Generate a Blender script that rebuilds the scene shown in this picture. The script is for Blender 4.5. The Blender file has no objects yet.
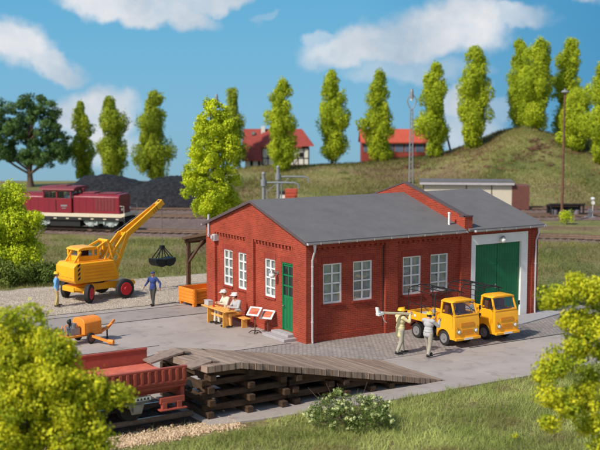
import bpy, bmesh, math, random
import numpy as np
from mathutils import Vector, Matrix
PI = math.pi
R = math.radians
S = bpy.context.scene
COL = S.collection

# ------------------------------------------------------------------ camera
FOC = 1094.0 / 600.0                      # focal length / sensor width
CAMP = Vector((-23.93, -37.13, 9.6))
fx, fy = 0.53699, 0.84359
PIT = math.atan(115 / 1094.0)
FWD = Vector((fx * math.cos(PIT), fy * math.cos(PIT), -math.sin(PIT)))
RGT = Vector((fy, -fx, 0.0))
UPV = RGT.cross(FWD)
cd = bpy.data.cameras.new('camera')
cam = bpy.data.objects.new('camera', cd)
COL.objects.link(cam)
cam.location = CAMP
cam.rotation_euler = FWD.to_track_quat('-Z', 'Y').to_euler()
cd.sensor_width = 36.0
cd.lens = 36.0 * FOC
cd.clip_end = 2000
cd.dof.use_dof = True
cd.dof.focus_distance = 43.0
cd.dof.aperture_fstop = 0.55
S.camera = cam

# ------------------------------------------------------------------ light
SUN_EL = R(43)
SUN_AZ = R(10)                            # shadows fall along +x and a little towards +y
SUN_DIR = Vector((-math.cos(SUN_AZ) * math.cos(SUN_EL), -math.sin(SUN_AZ) * math.cos(SUN_EL), math.sin(SUN_EL)))
w = bpy.data.worlds.new('World'); S.world = w; w.use_nodes = True
nt = w.node_tree
sky = nt.nodes.new('ShaderNodeTexSky'); sky.sky_type = 'NISHITA'; sky.sun_disc = False
sky.sun_elevation = SUN_EL
sky.sun_rotation = math.atan2(SUN_DIR.x, SUN_DIR.y)
nt.links.new(sky.outputs[0], nt.nodes['Background'].inputs[0])
nt.nodes['Background'].inputs[1].default_value = 0.13
sl = bpy.data.lights.new('sun', 'SUN'); sun = bpy.data.objects.new('sun', sl); COL.objects.link(sun)
sl.energy = 4.2; sl.angle = R(3.0); sl.color = (1.0, 0.94, 0.85)
sun.rotation_euler = (-SUN_DIR).to_track_quat('-Z', 'Y').to_euler()
sun.location = (-60, -30, 60)
S.view_settings.view_transform = 'Standard'
S.view_settings.look = 'None'
S.view_settings.exposure = 0.0
S.view_settings.gamma = 1.0

def at(px, py, z=0.0):
    r = FWD + RGT * ((px - 300) / 1094.0) + UPV * ((225 - py) / 1094.0)
    t = (z - CAMP.z) / r.z
    return CAMP + r * t
def uvw(u, v, z=0.0):                      # metres to the right of / in front of the camera's foot
    return Vector((CAMP.x + RGT.x * u + fx * v, CAMP.y + RGT.y * u + fy * v, z))
def pu(px, v): return (px - 300) / 1094.0 * v
def pz(py, v): return 9.6 + (110 - py) / 1094.0 * v
FACE = math.atan2(RGT.y, RGT.x)            # yaw that lines an object's x axis with the picture plane

# ------------------------------------------------------------------ materials
def srgb(*c):
    return tuple(((x / 255) / 12.92 if x / 255 <= .04045 else ((x / 255 + .055) / 1.055) ** 2.4) for x in c)
class NT:
    def __init__(s, m): s.t = m.node_tree; s.n = s.t.nodes; s.l = s.t.links
    def new(s, typ, **k):
        n = s.n.new(typ)
        for a, b in k.items():
            if a.startswith('i_'): n.inputs[int(a[2:])].default_value = b
            else: setattr(n, a, b)
        return n
    def ln(s, a, b): s.l.new(a, b)
def mat(name, col, rough=.6, metal=0., spec=.4, var=0.1, vscale=6., bump=0., bscale=40., dirt=None, dscale=1.5, damt=.5, coat=0.):
    m = bpy.data.materials.new(name); m.use_nodes = True
    t = NT(m); b = t.n['Principled BSDF']
    b.inputs['Roughness'].default_value = rough; b.inputs['Metallic'].default_value = metal
    b.inputs['Specular IOR Level'].default_value = spec
    if coat: b.inputs['Coat Weight'].default_value = coat
    tc = t.new('ShaderNodeTexCoord')
    nz = t.new('ShaderNodeTexNoise'); nz.inputs['Scale'].default_value = vscale; nz.inputs['Detail'].default_value = 5
    t.ln(tc.outputs['Object'], nz.inputs['Vector'])
    rp = t.new('ShaderNodeMapRange'); rp.inputs[1].default_value = .3; rp.inputs[2].default_value = .7
    rp.inputs[3].default_value = 1 - var; rp.inputs[4].default_value = 1 + var
    t.ln(nz.outputs[0], rp.inputs[0])
    mx = t.new('ShaderNodeMix', data_type='RGBA', blend_type='MULTIPLY'); mx.inputs[0].default_value = 1
    mx.inputs[6].default_value = (*col, 1)
    t.ln(rp.outputs[0], mx.inputs[7])
    out = mx.outputs[2]
    if dirt:
        n2 = t.new('ShaderNodeTexNoise'); n2.inputs['Scale'].default_value = dscale; n2.inputs['Detail'].default_value = 8
        n2.inputs['Roughness'].default_value = .65
        t.ln(tc.outputs['Object'], n2.inputs['Vector'])
        r2 = t.new('ShaderNodeMapRange'); r2.inputs[1].default_value = .48; r2.inputs[2].default_value = .7
        r2.inputs[3].default_value = 0; r2.inputs[4].default_value = damt
        t.ln(n2.outputs[0], r2.inputs[0])
        m2 = t.new('ShaderNodeMix', data_type='RGBA'); m2.inputs[7].default_value = (*dirt, 1)
        t.ln(r2.outputs[0], m2.inputs[0]); t.ln(out, m2.inputs[6]); out = m2.outputs[2]
    t.ln(out, b.inputs['Base Color'])
    if bump:
        n3 = t.new('ShaderNodeTexNoise'); n3.inputs['Scale'].default_value = bscale; n3.inputs['Detail'].default_value = 6
        t.ln(tc.outputs['Object'], n3.inputs['Vector'])
        bp = t.new('ShaderNodeBump'); bp.inputs['Strength'].default_value = bump; bp.inputs['Distance'].default_value = .03
        t.ln(n3.outputs[0], bp.inputs['Height']); t.ln(bp.outputs[0], b.inputs['Normal'])
    return m

def brick_mat(name, c1, c2, mortar, bw=.25, bh=.083, ms=.012, var=.12):
    m = bpy.data.materials.new(name); m.use_nodes = True
    t = NT(m); b = t.n['Principled BSDF']; b.inputs['Roughness'].default_value = .75
    b.inputs['Specular IOR Level'].default_value = .25
    tc = t.new('ShaderNodeTexCoord'); ge = t.new('ShaderNodeNewGeometry')
    sp = t.new('ShaderNodeSeparateXYZ'); t.ln(tc.outputs['Object'], sp.inputs[0])
    sn = t.new('ShaderNodeSeparateXYZ'); t.ln(ge.outputs['True Normal'], sn.inputs[0])
    ab = t.new('ShaderNodeMath', operation='ABSOLUTE'); t.ln(sn.outputs[0], ab.inputs[0])
    gt = t.new('ShaderNodeMath', operation='GREATER_THAN'); t.ln(ab.outputs[0], gt.inputs[0]); gt.inputs[1].default_value = .5
    mxx = t.new('ShaderNodeMix', data_type='FLOAT'); t.ln(gt.outputs[0], mxx.inputs[0]); t.ln(sp.outputs[0], mxx.inputs[2]); t.ln(sp.outputs[1], mxx.inputs[3])
    cb = t.new('ShaderNodeCombineXYZ'); t.ln(mxx.outputs[0], cb.inputs[0]); t.ln(sp.outputs[2], cb.inputs[1])
    br = t.new('ShaderNodeTexBrick'); t.ln(cb.outputs[0], br.inputs['Vector'])
    br.inputs['Scale'].default_value = 1; br.inputs['Brick Width'].default_value = bw; br.inputs['Row Height'].default_value = bh
    br.inputs['Mortar Size'].default_value = ms; br.inputs['Mortar Smooth'].default_value = .3
    br.inputs['Color1'].default_value = (*c1, 1); br.inputs['Color2'].default_value = (*c2, 1); br.inputs['Mortar'].default_value = (*mortar, 1)
    nz = t.new('ShaderNodeTexNoise'); nz.inputs['Scale'].default_value = .8; nz.inputs['Detail'].default_value = 9; nz.inputs['Roughness'].default_value = .7
    t.ln(tc.outputs['Object'], nz.inputs['Vector'])
    rp = t.new('ShaderNodeMapRange'); rp.inputs[1].default_value = .3; rp.inputs[2].default_value = .7
    rp.inputs[3].default_value = 1 - var; rp.inputs[4].default_value = 1 + var; t.ln(nz.outputs[0], rp.inputs[0])
    mx = t.new('ShaderNodeMix', data_type='RGBA', blend_type='MULTIPLY'); mx.inputs[0].default_value = 1
    t.ln(br.outputs['Color'], mx.inputs[6]); t.ln(rp.outputs[0], mx.inputs[7]); t.ln(mx.outputs[2], b.inputs['Base Color'])
    bp = t.new('ShaderNodeBump', invert=True); bp.inputs['Strength'].default_value = .7; bp.inputs['Distance'].default_value = .02
    t.ln(br.outputs['Fac'], bp.inputs['Height']); t.ln(bp.outputs[0], b.inputs['Normal'])
    return m

def foliage(name, dark, light, trans=.25, rough=.7):
    m = bpy.data.materials.new(name); m.use_nodes = True
    t = NT(m); b = t.n['Principled BSDF']; b.inputs['Roughness'].default_value = rough; b.inputs['Specular IOR Level'].default_value = .2
    a = t.new('ShaderNodeAttribute', attribute_name='tint')
    rp = t.new('ShaderNodeValToRGB'); t.ln(a.outputs['Fac'], rp.inputs[0])
    rp.color_ramp.elements[0].color = (*dark, 1); rp.color_ramp.elements[1].color = (*light, 1)
    t.ln(rp.outputs[0], b.inputs['Base Color'])
    tr = t.new('ShaderNodeBsdfTranslucent'); t.ln(rp.outputs[0], tr.inputs[0])
    ms = t.new('ShaderNodeMixShader'); ms.inputs[0].default_value = trans
    t.ln(b.outputs[0], ms.inputs[1]); t.ln(tr.outputs[0], ms.inputs[2]); t.ln(ms.outputs[0], t.n['Material Output'].inputs[0])
    return m

def grass_mat(name, dark, light, brown, green, scale):
    m = foliage(name, dark, light, .3, .85); t = NT(m); b = t.n['Principled BSDF']
    src = b.inputs['Base Color'].links[0].from_socket
    tc = t.new('ShaderNodeTexCoord'); prev = src
    for off, col, lo, hi, amt in ((0, brown, .54, .64, .75), (37, green, .55, .66, .6)):
        mp = t.new('ShaderNodeMapping'); mp.inputs['Location'].default_value = (off, off, 0); t.ln(tc.outputs['Object'], mp.inputs[0])
        nz = t.new('ShaderNodeTexNoise'); nz.inputs['Scale'].default_value = scale; nz.inputs['Detail'].default_value = 6; t.ln(mp.outputs[0], nz.inputs['Vector'])
        r = t.new('ShaderNodeMapRange'); r.inputs[1].default_value = lo; r.inputs[2].default_value = hi; r.inputs[4].default_value = amt; t.ln(nz.outputs[0], r.inputs[0])
        mx = t.new('ShaderNodeMix', data_type='RGBA'); t.ln(r.outputs[0], mx.inputs[0]); t.ln(prev, mx.inputs[6]); mx.inputs[7].default_value = (*col, 1); prev = mx.outputs[2]
    for n in t.n:
        if n.type in ('BSDF_PRINCIPLED',): t.ln(prev, n.inputs['Base Color'])
        if n.type == 'BSDF_TRANSLUCENT': t.ln(prev, n.inputs[0])
    return m

def ramp_mat(name, stops, scale=1., detail=8, rough=.85, bump=.3, bscale=25, bdist=.03, fine=None, spec=.2, stretch=None, dist=0.):
    """noise -> colour ramp, plus an optional fine-grained second noise: the look of loose ground"""
    m = bpy.data.materials.new(name); m.use_nodes = True
    t = NT(m); b = t.n['Principled BSDF']; b.inputs['Roughness'].default_value = rough; b.inputs['Specular IOR Level'].default_value = spec
    tc = t.new('ShaderNodeTexCoord'); v = tc.outputs['Object']
    if stretch:
        mp = t.new('ShaderNodeMapping'); mp.inputs['Scale'].default_value = stretch; t.ln(v, mp.inputs[0]); v = mp.outputs[0]
    nz = t.new('ShaderNodeTexNoise'); nz.inputs['Scale'].default_value = scale; nz.inputs['Detail'].default_value = detail
    nz.inputs['Roughness'].default_value = .6; nz.inputs['Distortion'].default_value = dist; t.ln(v, nz.inputs['Vector'])
    rp = t.new('ShaderNodeValToRGB'); t.ln(nz.outputs[0], rp.inputs[0])
    e = rp.color_ramp.elements
    while len(e) < len(stops): e.new(.5)
    for k, (p, c) in enumerate(stops): e[k].position = p; e[k].color = (*c, 1)
    out = rp.outputs[0]
    if fine:
        n2 = t.new('ShaderNodeTexVoronoi'); n2.inputs['Scale'].default_value = fine[0]; t.ln(tc.outputs['Object'], n2.inputs['Vector'])
        sx = t.new('ShaderNodeSeparateColor'); t.ln(n2.outputs['Color'], sx.inputs[0])
        r2 = t.new('ShaderNodeMapRange'); r2.inputs[3].default_value = 1 - fine[1]; r2.inputs[4].default_value = 1 + fine[1]
        t.ln(sx.outputs[0], r2.inputs[0])
        mx = t.new('ShaderNodeMix', data_type='RGBA', blend_type='MULTIPLY'); mx.inputs[0].default_value = 1
        t.ln(out, mx.inputs[6]); t.ln(r2.outputs[0], mx.inputs[7]); out = mx.outputs[2]
    t.ln(out, b.inputs['Base Color'])
    if bump:
        n3 = t.new('ShaderNodeTexNoise'); n3.inputs['Scale'].default_value = bscale; n3.inputs['Detail'].default_value = 8
        t.ln(tc.outputs['Object'], n3.inputs['Vector'])
        bp = t.new('ShaderNodeBump'); bp.inputs['Strength'].default_value = bump; bp.inputs['Distance'].default_value = bdist
        t.ln(n3.outputs[0], bp.inputs['Height']); t.ln(bp.outputs[0], b.inputs['Normal'])
    return m

M = {}
M['brick'] = brick_mat('red_brick', (.37, .050, .022), (.27, .036, .017), (.36, .10, .065), ms=.011, var=.26)
M['soldier'] = brick_mat('soldier_brick', (.34, .05, .03), (.25, .033, .02), (.30, .06, .04), bw=.085, bh=.27)
M['roof'] = ramp_mat('roofing_felt', [(.28, (.128, .121, .120)), (.72, (.160, .151, .149))], 1.3, rough=.8, bump=.15, bscale=60, fine=(60, .10), spec=.3)
M['coping'] = mat('coping_slate', (.10, .07, .07), .7)
M['zinc'] = mat('zinc', (.52, .50, .50), .45, .1, .5, var=.1, dirt=(.30, .27, .26), damt=.35)
M['white'] = mat('white_paint', (.80, .79, .76), .5, var=.04)
M['cream_wall'] = mat('cream_render', (.85, .82, .78), .8, var=.05, dirt=(.5, .45, .4), damt=.25)
M['green'] = mat('green_gate_paint', (.006, .15, .055), .45, var=.12, vscale=3, dirt=(.01, .09, .04), damt=.4)
M['green2'] = mat('green_door_paint', (.008, .17, .06), .45, var=.08)
M['interior'] = mat('dark_interior', (.05, .045, .04), .9)
M['curtain'] = mat('net_curtain', (.82, .79, .74), .9, var=.25, vscale=3)
M['concrete_step'] = mat('concrete_step', (.38, .35, .35), .85, bump=.2)
M['yellow'] = mat('yellow_paint', (.95, .43, .012), .38, var=.05, vscale=2, dirt=(.62, .25, .02), damt=.25, spec=.5)
M['yellow_dark'] = mat('orange_paint', (.85, .30, .02), .45, var=.07, dirt=(.5, .2, .03), damt=.3)
M['orange'] = mat('orange_machine_paint', (.86, .27, .03), .45, var=.07, dirt=(.55, .2, .04), damt=.35)
M['black'] = mat('black_paint', (.018, .018, .018), .55, var=.2)
M['rubber'] = mat('tyre_rubber', (.025, .024, .024), .8, var=.2, bump=.3)
M['red_rim'] = mat('red_rim', (.62, .02, .035), .4)
M['grey_rim'] = mat('grey_rim', (.22, .21, .21), .5)
M['steel'] = mat('grey_steel', (.30, .30, .30), .45, .5)
M['rust'] = mat('rusty_steel', (.16, .07, .045), .8, var=.3)
M['wood'] = mat('yellow_wood', (.72, .36, .08), .65, var=.15, vscale=8)
M['tie'] = ramp_mat('creosoted_timber', [(.3, (.040, .024, .015)), (.7, (.105, .062, .038))], 1.5, rough=.85, bump=.5, bscale=18, stretch=(1, 1, 6))
M['tie_end'] = M['tie']
M['deck'] = None
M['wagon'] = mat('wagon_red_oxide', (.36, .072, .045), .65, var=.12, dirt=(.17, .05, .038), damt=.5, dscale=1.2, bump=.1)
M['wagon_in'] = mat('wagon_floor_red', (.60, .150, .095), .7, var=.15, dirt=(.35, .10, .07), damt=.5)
M['plate'] = mat('weathered_plank', (.26, .185, .145), .85, var=.25, vscale=5, bump=.4)
M['loco'] = mat('maroon_loco_paint', (.235, .012, .026), .38, var=.06, dirt=(.16, .012, .02), damt=.4, spec=.5)
M['loco_roof'] = mat('maroon_roof', (.20, .03, .035), .6, var=.1)
M['loco_stripe'] = mat('cream_stripe', (.72, .62, .46), .5, var=.05)
M['bogie'] = mat('bogie_grey', (.42, .47, .44), .6, var=.15)
M['glass'] = None
M['dark_glass'] = mat('dark_glass', (.02, .022, .025), .08, spec=.8)
M['grey_post'] = mat('grey_mast_paint', (.27, .28, .29), .5, .2)
M['canopy_wood'] = mat('canopy_timber', (.10, .055, .03), .85, var=.25)
M['roof_red'] = mat('red_roof_tile', (.30, .050, .036), .75, var=.15, vscale=3, bump=.3, bscale=12)
M['roof_orange'] = mat('orange_roof_tile', (.50, .085, .045), .75, var=.1, vscale=3)
M['plaster'] = mat('white_plaster', (.70, .68, .62), .85, var=.06)
M['half_timber'] = mat('dark_half_timber', (.035, .022, .018), .85)
M['brownwall'] = mat('brown_boards', (.17, .065, .05), .85, var=.15)
M['skin'] = mat('skin', (.62, .33, .20), .6, var=.05)
M['hat_yellow'] = mat('yellow_helmet', (.90, .50, .02), .35, var=.03)
M['hat_white'] = mat('white_helmet', (.82, .80, .74), .35, var=.03)
M['blue'] = mat('light_blue_cloth', (.16, .38, .66), .9, var=.12, bump=.2)
M['navy'] = mat('navy_cloth', (.035, .06, .20), .9, var=.15, bump=.2)
M['khaki'] = mat('khaki_cloth', (.50, .38, .14), .9, var=.12)
M['darkcloth'] = mat('dark_cloth', (.06, .055, .05), .9)
M['beige'] = mat('beige_cloth', (.64, .56, .30), .9, var=.1, bump=.2)
M['greycloth'] = mat('grey_cloth', (.44, .43, .42), .9, var=.1, bump=.2)
M['greytrouser'] = mat('grey_trouser_cloth', (.38, .34, .27), .9, var=.1)
M['creamcloth'] = mat('cream_cloth', (.66, .60, .48), .9, var=.08, bump=.2)
M['shoe'] = mat('black_boot', (.02, .018, .016), .7)
M['hair'] = mat('dark_hair', (.04, .028, .02), .8)
M['bark'] = mat('bark', (.12, .08, .055), .9, var=.3, bump=.6)
M['coal'] = ramp_mat('coal', [(.3, (.010, .010, .012)), (.7, (.035, .034, .038))], 3, bump=1., bscale=9, bdist=.15, fine=(6, .5), rough=.7)
M['sign_red'] = brick_mat('sign_panel_red', (.55, .09, .04), (.45, .06, .03), (.62, .25, .15), bw=.09, bh=.05, ms=.008)
M['sleeper'] = ramp_mat('sleeper_wood', [(.3, (.030, .020, .016)), (.7, (.085, .055, .042))], 2, bump=.3)
M['rail'] = mat('rail_side_rust', (.22, .14, .095), .7, var=.2)
M['railtop'] = mat('rail_head_steel', (.42, .38, .36), .3, .8)

def glass_mat():
    m = bpy.data.materials.new('window_glass'); m.use_nodes = True
    t = NT(m); t.n.remove(t.n['Principled BSDF'])
    g = t.new('ShaderNodeBsdfGlossy'); g.inputs['Roughness'].default_value = .04; g.inputs[0].default_value = (.9, .95, 1, 1)
    tr = t.new('ShaderNodeBsdfTransparent'); tr.inputs[0].default_value = (.82, .85, .86, 1)
    lw = t.new('ShaderNodeLayerWeight'); lw.inputs[0].default_value = .25
    mr = t.new('ShaderNodeMapRange'); mr.inputs[3].default_value = .05; mr.inputs[4].default_value = .45; t.ln(lw.outputs[1], mr.inputs[0])
    ms = t.new('ShaderNodeMixShader'); t.ln(mr.outputs[0], ms.inputs[0]); t.ln(tr.outputs[0], ms.inputs[1]); t.ln(g.outputs[0], ms.inputs[2])
    t.ln(ms.outputs[0], t.n['Material Output'].inputs[0])
    return m
M['glass'] = glass_mat()

def plank_mat(name, axis, width, cols, gap=(.02, .014, .01)):
    """boards side by side along one object axis: each board its own tone, grain along the board"""
    m = bpy.data.materials.new(name); m.use_nodes = True
    t = NT(m); b = t.n['Principled BSDF']; b.inputs['Roughness'].default_value = .85; b.inputs['Specular IOR Level'].default_value = .2
    tc = t.new('ShaderNodeTexCoord'); sp = t.new('ShaderNodeSeparateXYZ'); t.ln(tc.outputs['Object'], sp.inputs[0])
    dv = t.new('ShaderNodeMath', operation='DIVIDE'); t.ln(sp.outputs[axis], dv.inputs[0]); dv.inputs[1].default_value = width
    fl = t.new('ShaderNodeMath', operation='FLOOR'); t.ln(dv.outputs[0], fl.inputs[0])
    fr = t.new('ShaderNodeMath', operation='FRACT'); t.ln(dv.outputs[0], fr.inputs[0])
    wn = t.new('ShaderNodeTexWhiteNoise', noise_dimensions='1D'); t.ln(fl.outputs[0], wn.inputs['W'])
    rp = t.new('ShaderNodeValToRGB'); t.ln(wn.outputs[0], rp.inputs[0])
    rp.color_ramp.elements[0].color = (*cols[0], 1); rp.color_ramp.elements[1].color = (*cols[1], 1)
    mp = t.new('ShaderNodeMapping'); sc = [1.5, 1.5, 1.5]; sc[axis] = 25; mp.inputs['Scale'].default_value = sc; t.ln(tc.outputs['Object'], mp.inputs[0])
    nz = t.new('ShaderNodeTexNoise'); nz.inputs['Scale'].default_value = 1.; nz.inputs['Detail'].default_value = 6; t.ln(mp.outputs[0], nz.inputs['Vector'])
    r2 = t.new('ShaderNodeMapRange'); r2.inputs[1].default_value = .3; r2.inputs[2].default_value = .7; r2.inputs[3].default_value = .7; r2.inputs[4].default_value = 1.3
    t.ln(nz.outputs[0], r2.inputs[0])
    mx = t.new('ShaderNodeMix', data_type='RGBA', blend_type='MULTIPLY'); mx.inputs[0].default_value = 1
    t.ln(rp.outputs[0], mx.inputs[6]); t.ln(r2.outputs[0], mx.inputs[7])
    gp = t.new('ShaderNodeMath', operation='LESS_THAN'); gp.inputs[1].default_value = .07; t.ln(fr.outputs[0], gp.inputs[0])
    m2 = t.new('ShaderNodeMix', data_type='RGBA'); t.ln(gp.outputs[0], m2.inputs[0]); t.ln(mx.outputs[2], m2.inputs[6]); m2.inputs[7].default_value = (*gap, 1)
    t.ln(m2.outputs[2], b.inputs['Base Color'])
    bp = t.new('ShaderNodeBump'); bp.inputs['Strength'].default_value = .4; bp.inputs['Distance'].default_value = .02
    t.ln(nz.outputs[0], bp.inputs['Height']); t.ln(bp.outputs[0], b.inputs['Normal'])
    return m
M['deck'] = plank_mat('ramp_boards', 0, .245, ((.28, .195, .145), (.38, .275, .21)))

# ------------------------------------------------------------------ mesh helpers
class MB:
    def __init__(s): s.v = []; s.f = []; s.mi = []; s.cur = 0
    def add(s, vs, fs):
        o = len(s.v); s.v += [tuple(p) for p in vs]
        for f in fs: s.f.append([i + o for i in f]); s.mi.append(s.cur)
        return s
    def box(s, x0, x1, y0, y1, z0, z1, mtx=None):
        vs = [Vector((x, y, z)) for z in (z0, z1) for y in (y0, y1) for x in (x0, x1)]
        if mtx: vs = [mtx @ p for p in vs]
        return s.add(vs, [(0, 2, 3, 1), (4, 5, 7, 6), (0, 1, 5, 4), (2, 6, 7, 3), (0, 4, 6, 2), (1, 3, 7, 5)])
    def bar(s, p0, p1, w, h, up=(0, 0, 1)):
        p0 = Vector(p0); p1 = Vector(p1); d = (p1 - p0); L = d.length; d.normalize()
        up = Vector(up)
        if abs(d.dot(up)) > .98: up = Vector((1, 0, 0))
        sd = d.cross(up).normalized(); u = sd.cross(d)
        m = Matrix((( d.x, sd.x, u.x, p0.x), (d.y, sd.y, u.y, p0.y), (d.z, sd.z, u.z, p0.z), (0, 0, 0, 1)))
        return s.box(0, L, -w / 2, w / 2, -h / 2, h / 2, m)
    def tube(s, p0, p1, r0, r1=None, n=12, caps=True):
        if r1 is None: r1 = r0
        p0 = Vector(p0); p1 = Vector(p1); d = (p1 - p0).normalized()
        a = d.orthogonal().normalized(); b = d.cross(a)
        vs = []
        for p, r in ((p0, r0), (p1, r1)):
            for i in range(n):
                t = 2 * PI * i / n; vs.append(p + (a * math.cos(t) + b * math.sin(t)) * r)
        fs = [(i, (i + 1) % n, n + (i + 1) % n, n + i) for i in range(n)]
        if caps: fs += [tuple(range(n))[::-1], tuple(range(n, 2 * n))]
        return s.add(vs, fs)
    def path(s, pts, r, n=8):
        pts = [Vector(p) for p in pts]; rs = r if isinstance(r, (list, tuple)) else [r] * len(pts)
        vs = []; prev = None
        for i, p in enumerate(pts):
            d = (pts[min(i + 1, len(pts) - 1)] - pts[max(i - 1, 0)]).normalized()
            if prev is None: a = d.orthogonal().normalized()
            else:
                a = (prev - d * prev.dot(d))
                a = a.normalized() if a.length > 1e-6 else d.orthogonal().normalized()
            prev = a; b = d.cross(a)
            for k in range(n):
                t = 2 * PI * k / n; vs.append(p + (a * math.cos(t) + b * math.sin(t)) * rs[i])
        fs = []
        for i in range(len(pts) - 1):
            for k in range(n): fs.append((i * n + k, i * n + (k + 1) % n, (i + 1) * n + (k + 1) % n, (i + 1) * n + k))
        fs += [tuple(range(n))[::-1], tuple(range((len(pts) - 1) * n, len(pts) * n))]
        return s.add(vs, fs)
    def prism(s, poly, axis, a, b):
        """poly in the two other axes (in x,y,z order), extruded along axis from a to b"""
        def mk(p, t):
            if axis == 0: return (t, p[0], p[1])
            if axis == 1: return (p[0], t, p[1])
            return (p[0], p[1], t)
        n = len(poly)
        vs = [mk(p, a) for p in poly] + [mk(p, b) for p in poly]
        return s.add(vs, [tuple(range(n))[::-1], tuple(range(n, 2 * n))] + [(i, (i + 1) % n, n + (i + 1) % n, n + i) for i in range(n)])
    def ball(s, c, r, n=12, m=8, zc=-1.):
        c = Vector(c); r = r if isinstance(r, (tuple, list)) else (r, r, r)
        vs = []; lo = math.asin(max(-1, zc))
        for j in range(m + 1):
            la = lo + (PI / 2 - lo) * j / m
            for i in range(n):
                t = 2 * PI * i / n
                vs.append((c.x + r[0] * math.cos(la) * math.cos(t), c.y + r[1] * math.cos(la) * math.sin(t), c.z + r[2] * math.sin(la)))
        fs = [(j * n + i, j * n + (i + 1) % n, (j + 1) * n + (i + 1) % n, (j + 1) * n + i) for j in range(m) for i in range(n)]
        fs.append(tuple(range(n))[::-1])
        return s.add(vs, fs)
    def quad(s, a, b, c, d): return s.add([a, b, c, d], [(0, 1, 2, 3)])
    def build(s, name, m, parent=None, bevel=0., smooth=True, seg=2):
        me = bpy.data.meshes.new(name); me.from_pydata(s.v, [], s.f)
        ms = m if isinstance(m, (list, tuple)) else [m]
        for k in ms: me.materials.append(k)
        if len(ms) > 1: me.polygons.foreach_set('material_index', s.mi)
        bm = bmesh.new(); bm.from_mesh(me); bmesh.ops.recalc_face_normals(bm, faces=bm.faces); bm.to_mesh(me); bm.free()
        if smooth:
            me.polygons.foreach_set('use_smooth', [True] * len(me.polygons)); me.set_sharp_from_angle(angle=R(40))
        me.update()
        o = bpy.data.objects.new(name, me); COL.objects.link(o)
        if parent: o.parent = parent
        if bevel:
            md = o.modifiers.new('bevel', 'BEVEL'); md.width = bevel; md.segments = seg; md.limit_method = 'ANGLE'; md.angle_limit = R(35)
            md.harden_normals = False
        return o
def tag(o, label=None, cat=None, group=None, kind=None):
    if label: o['label'] = label
    if cat: o['category'] = cat
    if group: o['group'] = group
    if kind: o['kind'] = kind
    return o
def thing(name, label, cat, loc=(0, 0, 0), rz=0, group=None):
    o = bpy.data.objects.new(name, None); COL.objects.link(o); o.empty_display_size = .3
    o.location = loc; o.rotation_euler = (0, 0, rz)
    return tag(o, label, cat, group)
def copy_tree(o, parent=None):
    c = o.copy(); COL.objects.link(c); c.parent = parent
    for ch in list(o.children): copy_tree(ch, c)
    return c
def arr_mesh(name, V, F, m, parent=None, tint=None, smooth=False):
    """V (n,3) and F (m,k) numpy arrays"""
    me = bpy.data.meshes.new(name)
    k = F.shape[1]
    me.vertices.add(len(V)); me.vertices.foreach_set('co', V.astype(np.float32).ravel())
    me.loops.add(F.size); me.loops.foreach_set('vertex_index', F.astype(np.int32).ravel())
    me.polygons.add(len(F)); me.polygons.foreach_set('loop_start', np.arange(0, F.size, k, dtype=np.int32))
    me.polygons.foreach_set('loop_total', np.full(len(F), k, dtype=np.int32))
    me.update(calc_edges=True)
    if smooth: me.polygons.foreach_set('use_smooth', [True] * len(F))
    if tint is not None:
        a = me.attributes.new('tint', 'FLOAT', 'FACE'); a.data.foreach_set('value', tint.astype(np.float32))
    me.materials.append(m)
    o = bpy.data.objects.new(name, me); COL.objects.link(o)
    if parent: o.parent = parent
    return o
def rot_about(axis, deg, origin=(0, 0, 0)):
    o = Matrix.Translation(Vector(origin)); return o @ Matrix.Rotation(R(deg), 4, axis) @ o.inverted()

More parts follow.
